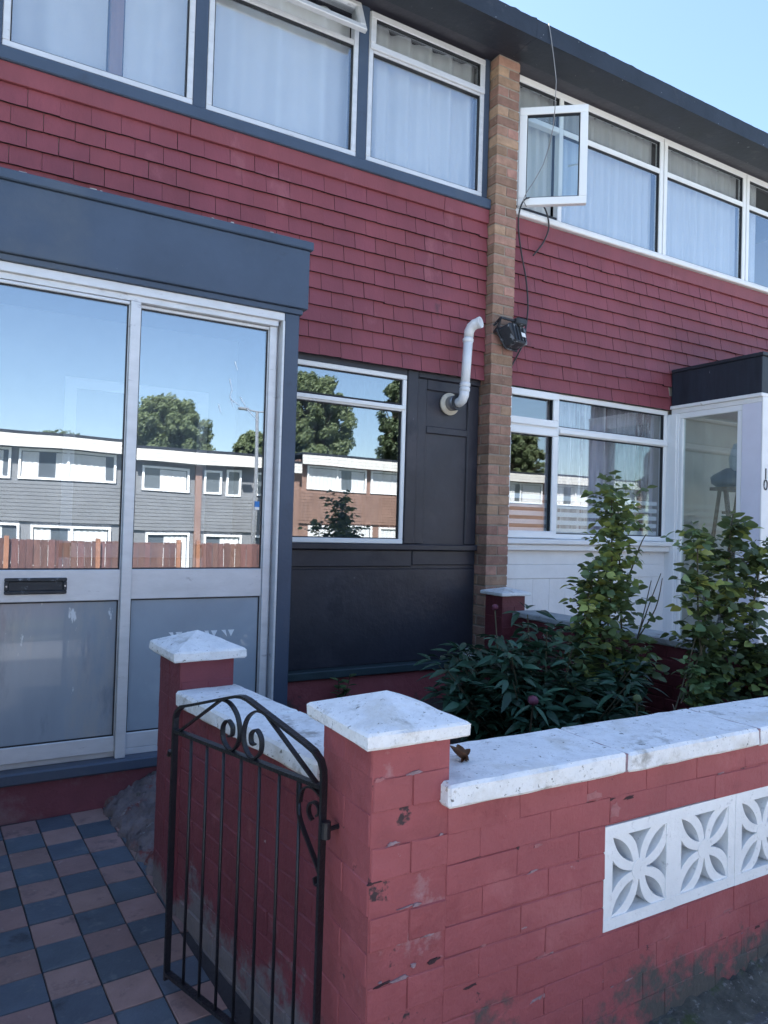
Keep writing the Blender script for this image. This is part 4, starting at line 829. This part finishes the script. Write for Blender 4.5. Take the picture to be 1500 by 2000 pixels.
def foliage(parent, leaves, meshes, limit=290):
    """the leaves nearest the street stay single pieces, the rest become one mass"""
    leaves.sort(key=lambda L_: (L_[0].translation - EYE).length); st = {}
    for i, (Mx, k_) in enumerate(leaves):
        me = meshes[k_]
        if i < limit: place('leaf', me, parent, Mx)
        else: st.setdefault(me.materials[0].name, MB()).add([v.co[:] for v in me.vertices], [tuple(p.vertices) for p in me.polygons], Mx)
    for nm, b_ in st.items(): o = b_.build('foliage', bpy.data.materials[nm], parent, smooth=True); o['kind'] = 'stuff'
# peony
rp = random.Random(11)
py = thing('peony_bush', (-0.95, -1.55, 0.17), 'dark green leafy peony bush with purple buds in the bed behind the street wall', 'bush')
pm_ = [leaf_mesh('peony_leaflet', M_PEONY, l, w_, 0.3, c_) for l, w_, c_ in ((0.088, 0.027, 0.2), (0.105, 0.031, 0.3), (0.075, 0.024, 0.1), (0.12, 0.036, 0.35))]
lv = []; stems = MB()
for i in range(120):
    a = rp.uniform(0, 2 * math.pi); rr_ = math.sqrt(rp.random()); bx, by = -0.79 + 0.19 * rr_ * math.cos(a), -1.5 + 0.18 * rr_ * math.sin(a)
    lean = 0.56 * rr_; ln = rp.uniform(0.42, 0.86) * (1.0 - 0.22 * rr_)
    if math.cos(a) > 0.2: ln *= 0.92
    d = Vector((math.cos(a) * lean, math.sin(a) * lean * 0.75, 1)).normalized(); p0 = Vector((bx, by, 0.16)); p1 = p0 + d * ln * 0.5; p2 = p0 + d * ln + Vector((math.cos(a), math.sin(a), -0.3)) * 0.09 * rr_
    stems.tube([p0, p1, p2], [0.005, 0.004, 0.003], 5)
    for t in (0.25, 0.42, 0.58, 0.74, 0.88, 1.0):
        c = p0.lerp(p1, t * 2) if t < 0.5 else p1.lerp(p2, t * 2 - 1)
        az = rp.uniform(0, 6.28)
        for g_ in range(3):
            az += 2.2 + rp.uniform(-.4, .4); pd = Vector((math.cos(az), math.sin(az), rp.uniform(0.15, 0.7))); c2 = c + pd.normalized() * 0.05
            for s_ in (-0.75, -0.1, 0.6):
                d2 = Vector((math.cos(az + s_), math.sin(az + s_), rp.uniform(-0.3, 0.65))); lv.append((Matrix.Translation(c2) @ basis(d2, rp.uniform(-.7, .7)) @ Matrix.Scale(rp.uniform(0.65, 1.2), 4), rp.randrange(4)))
stems.build('stem', M_STEM, py); foliage(py, lv, pm_)
def bud(parent, p, rad, m):
    b_ = bmesh.new(); bmesh.ops.create_uvsphere(b_, u_segments=10, v_segments=7, radius=rad)
    for v in b_.verts: v.co = Vector((v.co.x, v.co.y, v.co.z * 0.9 + 0.002 * math.sin(9 * v.co.x / rad))) + Vector(p)
    me = bpy.data.meshes.new('bud'); b_.to_mesh(me); b_.free(); me.materials.append(m); 
    for q_ in me.polygons: q_.use_smooth = True
    return place('bud', me, parent)
bud(py, (-1.235, -1.93, 0.685), 0.024, M_BUD); MB().tube([(-1.15, -1.75, 0.3), (-1.22, -1.90, 0.55), (-1.235, -1.93, 0.67)], 0.0045, 5).build('stem', M_STEM, py)
bud(py, (-0.95, -1.30, 1.01), 0.018, M_BUD); MB().tube([(-0.95, -1.40, 0.5), (-0.95, -1.32, 0.85), (-0.95, -1.30, 1.0)], 0.004, 5).build('stem', M_STEM, py)
for (dx, dy, dz) in ((0.12, -0.01, -0.015), (0.10, 0.08, -0.03), (-0.10, 0.03, -0.03), (0.03, -0.09, -0.05)):
    place('leaf', pm_[1], py, Matrix.Translation((-1.235, -1.93, 0.665)) @ basis(Vector((dx, dy, dz))))
# young peony shoots beside it
for i, (x, y, zt, lab) in enumerate(((-0.72, -2.05, 0.66, 'single green peony shoot with a pale bud beside the big peony bush'), (-0.52, -2.38, 0.60, 'low peony shoot with a round green bud behind the coping joint'))):
    sp = thing('peony_shoot', (x, y, 0.17), lab, 'plant'); MB().tube([(x + 0.02, y, 0.15), (x, y, zt * 0.6), (x, y, zt)], 0.005, 6).build('stem', M_STEM, sp); bud(sp, (x, y, zt + 0.012), 0.02, M_GBUD)
    for k_ in range(14): az = k_ * 2.4; z = zt - 0.01 - 0.018 * k_; place('leaf', pm_[k_ % 4], sp, Matrix.Translation((x, y, z)) @ basis(Vector((math.cos(az), math.sin(az), 0.12 - 0.04 * (k_ % 3)))))
# roses
rm_ = [leaf_mesh('rose_leaflet', M_ROSE, l, w_, 0.2, c_) for l, w_, c_ in ((0.052, 0.040, 0.2), (0.060, 0.046, 0.1), (0.045, 0.035, 0.3))] + [leaf_mesh('young_leaflet', M_ROSEY, 0.052, 0.040, 0.2, 0.2)]
def rose(label, base, canes, bare, seed, young):
    rr_ = random.Random(seed); t_ = thing('rose_bush', base, label, 'bush'); lv_ = []
    for (pts, dens, spread) in canes:
        P = smooth_path(pts, 6); n = len(P); MB().tube(P, [0.008 - 0.005 * i / n for i in range(n)], 6).build('cane', M_STEM, t_)
        for i in range(2, n):
            t = i / n
            for q_ in range(max(3, int(dens * 0.95))):
                if t < 0.12: continue
                az = rr_.uniform(0, 6.28); d = Vector((math.cos(az), math.sin(az), rr_.uniform(-0.5, 1.1))).normalized(); ln = rr_.uniform(0.03, spread * (0.7 + 0.55 * math.sin(17 * t + 3 * pts[0][0]) ** 2)) * (1 - 0.08 * t)
                c = P[i] + d * ln + Vector((0, 0, rr_.uniform(-.05, .05))); yf = 3 if rr_.random() < young * (0.4 + t) else rr_.randrange(3)
                for (al, si) in ((0, 0), (-0.028, 1.1), (-0.028, -1.1), (-0.06, 1.2), (-0.06, -1.2)):
                    d2 = Vector((math.cos(az + si), math.sin(az + si), d.z * 0.6 + rr_.uniform(-.5, .3))); lv_.append((Matrix.Translation(c + d * al + Vector((rr_.uniform(-.008, .008), rr_.uniform(-.008, .008), rr_.uniform(-.008, .008)))) @ basis(d2, rr_.uniform(-1.0, 1.0)) @ Matrix.Scale(rr_.uniform(0.6, 1.2), 4), yf))
    for pts in bare: P = smooth_path(pts, 4); n = len(P); MB().tube(P, [0.005 - 0.003 * i / n for i in range(n)], 5).build('bare_twig', M_STEM, t_)
    foliage(t_, lv_, rm_); return t_
bx, by = -0.36, -1.55
rose('tall narrow rose bush in front of the white panel next door', (bx, by, 0.17),
     [([(bx, by, 0.15), (bx - 0.05, by, 0.6), (bx - 0.02, by - 0.02, 1.1), (bx - 0.01, by, 1.66)], 10, 0.17), ([(bx + 0.03, by, 0.15), (bx + 0.10, by, 0.6), (bx + 0.07, by, 1.15), (bx + 0.06, by + 0.02, 1.60)], 9, 0.15),
      ([(bx - 0.03, by, 0.15), (bx - 0.16, by, 0.55), (bx - 0.20, by, 0.9), (bx - 0.14, by, 1.18)], 9, 0.14), ([(bx + 0.02, by - 0.05, 0.15), (bx + 0.12, by - 0.06, 0.5), (bx + 0.16, by - 0.06, 0.78)], 9, 0.14), ([(bx, by + 0.05, 0.15), (bx - 0.02, by + 0.06, 0.7), (bx + 0.02, by + 0.06, 1.3)], 8, 0.15)],
     [[(bx + 0.08, by, 0.55), (bx + 0.22, by, 0.85), (bx + 0.32, by, 1.16)], [(bx + 0.12, by, 0.62), (bx + 0.28, by + 0.02, 0.92), (bx + 0.40, by, 1.20)], [(bx + 0.20, by, 0.82), (bx + 0.36, by, 1.0), (bx + 0.45, by + 0.03, 1.17)], [(bx + 0.1, by, 1.1), (bx + 0.22, by, 1.35), (bx + 0.27, by, 1.42)]], 5, 0.30)
bx, by = -0.20, -2.05
rose('broad rose bush in front of the glazed porch next door', (bx, by, 0.17),
     [([(bx, by, 0.15), (bx - 0.03, by, 0.6), (bx - 0.10, by, 1.0), (bx - 0.12, by, 1.40)], 9, 0.16), ([(bx + 0.03, by, 0.15), (bx + 0.08, by, 0.6), (bx + 0.10, by, 1.05), (bx + 0.14, by, 1.47)], 10, 0.17), ([(bx + 0.05, by - 0.03, 0.15), (bx + 0.18, by - 0.03, 0.6), (bx + 0.25, by - 0.05, 1.05), (bx + 0.30, by - 0.06, 1.33)], 10, 0.17),
      ([(bx - 0.02, by - 0.03, 0.15), (bx - 0.10, by - 0.05, 0.45), (bx - 0.14, by - 0.05, 0.75)], 9, 0.13), ([(bx + 0.02, by + 0.04, 0.15), (bx + 0.02, by + 0.05, 0.6), (bx + 0.02, by + 0.05, 1.2)], 9, 0.17), ([(bx + 0.04, by - 0.06, 0.15), (bx + 0.16, by - 0.10, 0.5), (bx + 0.22, by - 0.10, 0.85)], 9, 0.15)],
     [[(bx - 0.22, by, 0.62), (bx - 0.10, by, 0.82), (bx + 0.02, by, 1.0)], [(bx - 0.30, by + 0.02, 0.45), (bx - 0.22, by, 0.68), (bx - 0.10, by, 0.98)], [(bx - 0.18, by, 0.74), (bx - 0.05, by, 0.80), (bx + 0.08, by, 0.86)], [(bx + 0.12, by, 1.35), (bx + 0.15, by, 1.52), (bx + 0.17, by, 1.60)]], 15, 0.25)
# dry stalks and small weeds
ds = thing('dry_stalks', (-0.35, -2.3, 0.17), 'bare pale dry stalks tangled in the bed behind the street wall', 'stalks')
rr = random.Random(4)
for i in range(26):
    x, y = -0.55 + rr.uniform(-.25, .45), -2.25 + rr.uniform(-.3, .25); a = rr.uniform(0, 6.28); h_ = rr.uniform(0.12, 0.48); s_ = rr.uniform(0.05, 0.22)
    MB().tube(smooth_path([(x, y, 0.15), (x + 0.3 * s_ * math.cos(a), y + 0.3 * s_ * math.sin(a), 0.17 + h_ * 0.6), (x + s_ * math.cos(a + .5), y + s_ * math.sin(a + .5), 0.17 + h_)], 4), [0.0035] * 8 + [0.002], 5).build('stalk', M_DRY, ds)
def weed(loc, label, n, l, seed):
    rr_ = random.Random(seed); t_ = thing('weed', loc, label, 'plant'); x, y, z = loc
    for i in range(3):
        h_ = rr_.uniform(0.16, 0.27); ax, ay = rr_.uniform(-.05, .05), rr_.uniform(-.05, .05); MB().tube([(x, y, z - 0.02), (x + ax, y + ay, z + h_)], 0.003, 5).build('stem', M_STEM, t_)
        for k_ in range(n):
            t = 0.3 + 0.7 * k_ / n; az = k_ * 2.4 + i; place('leaf', rm_[1], t_, Matrix.Translation((x + ax * t, y + ay * t, z + h_ * t)) @ basis(Vector((math.cos(az), math.sin(az), 0.35))) @ Matrix.Scale(l, 4))
weed((-1.20, -0.02, 0.17), 'small green weed growing against the red plinth under the charcoal panel', 9, 1.1, 2)
weed((-1.55, -0.75, 0.17), 'low weed in the soil behind the side wall coping', 8, 1.0, 3)
weed((-2.02, -1.95, 0.17), 'little weed showing between the side wall and the gate pillar cap', 7, 0.9, 8)
# unseen clipped foliage block added to shade the path and side wall
hg = thing('shade_hedge', (-4.25, -1.85, 0.05), 'unseen clipped foliage added to shade the tiled path and side wall', 'shade_hedge')
rr = random.Random(77); b = MB()
for i in range(14): y = -2.7 + i * 0.14; b.tube([(-4.25 + rr.uniform(-.1, .1), y, 0.02), (-4.25 + rr.uniform(-.2, .2), y + rr.uniform(-.1, .1), 1.3)], [0.02, 0.008], 5)
b.build('stems', M_STEM, hg)['kind'] = 'stuff'; v = []; fs = []
for i in range(15000):
    p = Vector((rr.uniform(-4.72, -3.78), rr.uniform(-2.78, -0.88), rr.uniform(0.12, 1.45))); k_ = rr.randrange(3)
    if rr.random() < 0.75:
        if k_ == 0: p.x = -3.80 + rr.gauss(0, 0.03)
        elif k_ == 1: p.z = 1.42 + rr.gauss(0, 0.03)
        else: p.y = (-2.78 if rr.random() < .5 else -0.88) + rr.gauss(0, 0.03)
    n_ = Vector((rr.gauss(0, 1), rr.gauss(0, 1), rr.gauss(0, 1))).normalized(); a_ = n_.orthogonal().normalized(); c_ = n_.cross(a_); q_ = rr.uniform(0.022, 0.04); k_ = len(v)
    v += [p - a_ * q_, p + c_ * q_ * .5, p + a_ * q_, p - c_ * q_ * .5]; fs.append((k_, k_ + 1, k_ + 2, k_ + 3))
MB().add(v, fs).build('foliage', M_TREE2, hg)['kind'] = 'stuff'
# broken pipe stub by the panel
ps = thing('pipe_stub', (-0.1, 0.0, 0.42), 'grey waste pipe with torn plastic end by the foot of the brick pier', 'pipe')
MB().tube([(-0.075, 0.055, 0.465), (0.0, -0.06, 0.40), (0.03, -0.16, 0.33), (0.03, -0.2, 0.17)], 0.024, 10).build('pipe', M_GREYSTONE, ps, smooth=True)
b = MB()
for k_ in range(7): a = k_ * 0.9; b.add([(-0.075, 0.055, 0.465), (-0.10 + 0.045 * math.cos(a), 0.07, 0.475 + 0.05 * math.sin(a)), (-0.10 + 0.045 * math.cos(a + .6), 0.08, 0.475 + 0.05 * math.sin(a + .6))], [(0, 1, 2)])
b.build('torn_wrap', M_LABEL, ps)
# curled dead leaf on the coping
dlf = thing('dead_leaf', (-2.25, -2.82, -0.598 + H), 'curled brown dead leaf lying on the white coping beside the gate pillar', 'leaf')
for k_ in range(4):
    me = leaf_mesh('dead_leaf', M_DLEAF, 0.042 + 0.006 * k_, 0.026, 1.2, -0.5); place('blade', me, dlf, T(-2.27 + 0.009 * k_, -2.82 + 0.006 * (k_ % 2), -0.5975 + H) @ RZ(R(20 + 55 * k_)) @ Matrix.Rotation(R(-10), 4, 'Y'))

# ------------------------------------------------------------------ across the road (seen mirrored in the glass)
FZ = -1.36; FY = -20.6
def far_house(x0, x1, ez, wallm, label, seed, win):
    h_ = thing('terraced_house', ((x0 + x1) / 2, FY - 4, FZ), label, 'house', None)
    k_ = ez - 3.85
    b_ = MB().box(x0, x1, FY - 8, FY, FZ - 0.2, ez - 0.2); b_.build('wall', wallm, h_)
    rf = MB().box(x0 - 0.02, x1 + 0.02, FY - 8.2, FY + 0.30, ez - 0.02, ez + 0.06).build('roof', M_BLACKP, h_)
    for j in range(3): MB().box(x0, x1, FY + 0.28, FY + 0.33 - 0.01 * j, ez - 0.40 + 0.125 * j, ez - 0.283 + 0.125 * j).build('fascia_board', M_FASC, h_)
    MB().box(x1 - 0.25, x1, FY + 0.002, FY + 0.12, FZ, ez - 0.40).build('brick_pier', M_BTILE, h_)
    z = 1.25 + k_
    while z < 2.4 + k_: MB().box(x0, x1 - 0.252, FY + 0.002, FY + 0.05 + 0.012, z, z + 0.098).build('tile_course', wallm, h_); z += 0.11
    for (a, c, z0, z1) in win:
        z0 += k_; z1 += k_; w_ = MB(); rect_frame(w_, x0 + a, x0 + c, z0, z1, FY + 0.01, FY + 0.09, 0.07)
        n = max(1, int((c - a) / 0.95)); 
        for i in range(1, n): xx = x0 + a + (c - a) * i / n; w_.box(xx - 0.035, xx + 0.035, FY + 0.012, FY + 0.085, z0 + 0.07, z1 - 0.07)
        wo = w_.build('window', M_UPVC, h_); MB().box(x0 + a + 0.07, x0 + c - 0.07, FY + 0.02, FY + 0.03, z0 + 0.07, z1 - 0.07).build('pane', mat('far_glass', (0.10, 0.12, 0.14), 0.05, 0.1, 1, 0, spec=0.8), wo)
        v = []; fs = []; m_ = int((c - a - 0.2) / 0.05)
        for i in range(m_ + 1):
            xx = x0 + a + 0.1 + (c - a - 0.2) * i / m_; yy = FY + 0.042 + 0.008 * math.sin(i * 1.9); v += [(xx, yy, z0 + 0.08), (xx, yy, z1 - 0.1)]
        for i in range(m_):
            if (i // 9 + seed) % 4 != 3: fs.append((2 * i, 2 * i + 1, 2 * i + 3, 2 * i + 2))
        MB().add(v, fs).build('curtain', M_CURT, wo)
    return h_
up = [(0.3, 2.9, 2.5, 3.42), (3.1, 5.8, 2.5, 3.42)]; lo = [(0.4, 3.2, 0.0, 1.18), (3.5, 5.7, -0.1, 1.15)]
fh = [(-17.9, -11.62, 3.85, M_BTILE, 'brown brick terraced house at the far end of the row across the road'), (-11.6, -5.32, 3.85, M_GTILE, 'grey terraced house across the road standing left of the mirrored row'),
      (-5.3, 1.03, 3.85, M_GTILE, 'grey tiled terraced house across the road mirrored in the left sliding door'), (1.05, 7.33, 3.70, M_GTILE, 'grey tiled terraced house with brick pier mirrored in the right sliding door'),
      (7.35, 13.6, 4.08, M_BTILE, 'brown brick terraced house across the road mirrored in the ground floor window'), (13.65, 19.9, 4.0, M_BTILE, 'brown brick terraced house across the road beyond the one mirrored in the window'), (19.95, 26.2, 4.0, M_GTILE, 'last grey terraced house of the row across the road')]
for i, (a, c, e, m, lab) in enumerate(fh):
    wn = up + lo if i != 3 else [(0.25, 1.75, 2.5, 3.3), (2.25, 2.85, 2.5, 3.3), (3.0, 3.5, 2.45, 3.35), (4.0, 5.8, 2.5, 3.3), (0.4, 1.8, 0.0, 1.18), (2.3, 3.6, -0.1, 1.15), (4.0, 5.7, 0.0, 1.15)]
    o = far_house(a, c, e, m, lab, i, wn)
    if i == 3: MB().box(a + 1.95, a + 2.17, FY + 0.002, FY + 0.10, FZ, e - 0.40).build('brick_pier', M_BTILE, o)
# close-boarded fence runs in front of those houses, each board its own piece
bmf = [brick_mesh('fence_board', M_FENCE, 0.145, 0.02, 1.80, 0.004, 0.004, 90 + i) for i in range(4)]
for (x0, x1, lab) in ((-6.5, 1.2, 'red-brown boarded fence across the road mirrored in the left door'), (1.6, 7.2, 'red-brown boarded fence across the road mirrored in the right door'), (7.6, 15.0, 'red-brown boarded fence across the road mirrored below the brown brick house')):
    fe = thing('fence', ((x0 + x1) / 2, -15.2, FZ), lab, 'fence'); x = x0
    while x < x1:
        place('board', random.choice(bmf), fe, T(x + 0.075, -15.2 + (0.008 if int(x * 6.6) % 2 else -0.008), FZ + 0.93 + 0.40 + J(0.012))); x += 0.152
    for i in range(int((x1 - x0) / 1.9) + 1): MB().box(x0 + i * 1.9, x0 + i * 1.9 + 0.10, -15.17, -15.08, FZ, FZ + 2.3).build('post', mat('orange_post', (0.26, 0.125, 0.075), 0.8, 0.15, 5, 0.2), fe)
    for z in (0.75, 1.55, 2.1): MB().box(x0, x1, -15.255, -15.215, FZ + z, FZ + z + 0.08).build('rail', M_FENCE, fe)
kr = thing('knee_rail', (3.5, -13.9, FZ), 'low pale steel rail along the pavement across the road', 'railing')
MB().tube([(-9, -13.9, FZ + 1.05), (16, -13.9, FZ + 1.05)], 0.03, 8).build('rail', M_STEEL, kr)
for i in range(11): MB().tube([(-9 + 2.5 * i, -13.9, FZ - 0.05), (-9 + 2.5 * i, -13.9, FZ + 1.05)], 0.03, 8).build('post', M_STEEL, kr)
lp = thing('street_lamp', (4.5, -19.0, FZ), 'slim grey street lamp with twin heads mirrored in the right sliding door', 'street lamp')
MB().tube([(4.5, -19.0, FZ), (4.5, -19.0, 5.0)], [0.08, 0.05], 10).build('pole', M_STEEL, lp)
for s_ in (-1, 1): MB().tube([(4.5, -19.0, 4.98), (4.5 + 0.45 * s_, -19.0, 5.02)], 0.025, 6).build('arm', M_STEEL, lp); MB().box(4.5 + s_ * 0.45 - 0.17, 4.5 + s_ * 0.45 + 0.17, -19.08, -18.92, 4.98, 5.06).build('lamp_head', M_STEEL, lp, bevel=0.02)
# trees behind the far row
def tree(loc, cz, rx, rz, n, m, label, seed, size=0.10):
    rr_ = random.Random(seed); t_ = thing('tree', loc, label, 'tree', None); x, y, z = loc; P0 = Vector((x, y, z)); C_ = Vector((x, y, cz)); tk = MB()
    tk.tube([P0, P0.lerp(C_, 0.5) + Vector((0.1, 0, 0)), C_], [0.05 * rx + 0.1, 0.04 * rx + 0.07, 0.05], 9); blobs = []
    for i in range(300):
        a = rr_.uniform(0, 6.28); e = rr_.uniform(-0.75, 1.0); rad = math.sqrt(max(0, 1 - e * e * 0.9)) * rr_.uniform(0.3, 0.95)
        c = C_ + Vector((math.cos(a) * rad * rx, math.sin(a) * rad * rx, e * rz * 0.8)); blobs.append((c, rr_.uniform(0.09, 0.20) * rx)); tk.tube([C_ - Vector((0, 0, rz * 0.7)), C_.lerp(c, 0.5) - Vector((0, 0, 0.1 * rz)), c], [0.05, 0.03, 0.01], 5)
    tk.build('trunk', M_BARK, t_); v = []; fs = []
    for i in range(n):
        c, rb = blobs[rr_.randrange(len(blobs))]; d = Vector((rr_.gauss(0, 1), rr_.gauss(0, 1), rr_.gauss(0, 1))).normalized() * rb * rr_.random() ** 0.4; p = c + d
        nn = (d.normalized() + Vector((rr_.uniform(-1, 1), rr_.uniform(-1, 1), rr_.uniform(-.3, 1)))).normalized(); a_ = nn.orthogonal().normalized(); b_ = nn.cross(a_); s_ = size * rr_.uniform(0.6, 1.3); k_ = len(v)
        v += [p - a_ * s_, p + b_ * s_ * 0.45, p + a_ * s_, p - b_ * s_ * 0.45]; fs.append((k_, k_ + 1, k_ + 2, k_ + 3))
    MB().add(v, fs).build('crown', m, t_); return t_
tree((4.1, -29.5, FZ), 4.9, 2.0, 2.2, 42000, M_TREE, 'round green tree rising behind the mirrored roof in the right sliding door', 1)
tree((11.6, -29, FZ), 6.0, 2.2, 3.6, 46000, M_TREE, 'tall green tree mirrored in the ground floor window beside the porch', 2)
tree((17.0, -29, FZ), 6.0, 1.6, 4.4, 36000, M_TREE2, 'dark narrow tree standing right of the tall mirrored tree', 3)
tree((24.5, -28, FZ), 5.0, 1.5, 3.0, 22000, M_TREE, 'pale green tree mirrored in the small casement beside the pier', 4)
tree((-0.2, -30, FZ), 3.6, 2.0, 1.5, 20000, M_TREE2, 'low dark tree just showing over the mirrored white fascia', 5)
tree((7.6, -28, FZ), 4.1, 1.1, 1.6, 20000, M_TREE, 'small bright tree beside the mirrored street lamp', 6)
tree((10.3, -13.0, FZ), 0.2, 0.9, 1.1, 5000, M_TREE2, 'round bush standing in front of the mirrored brown brick house', 7, 0.09)
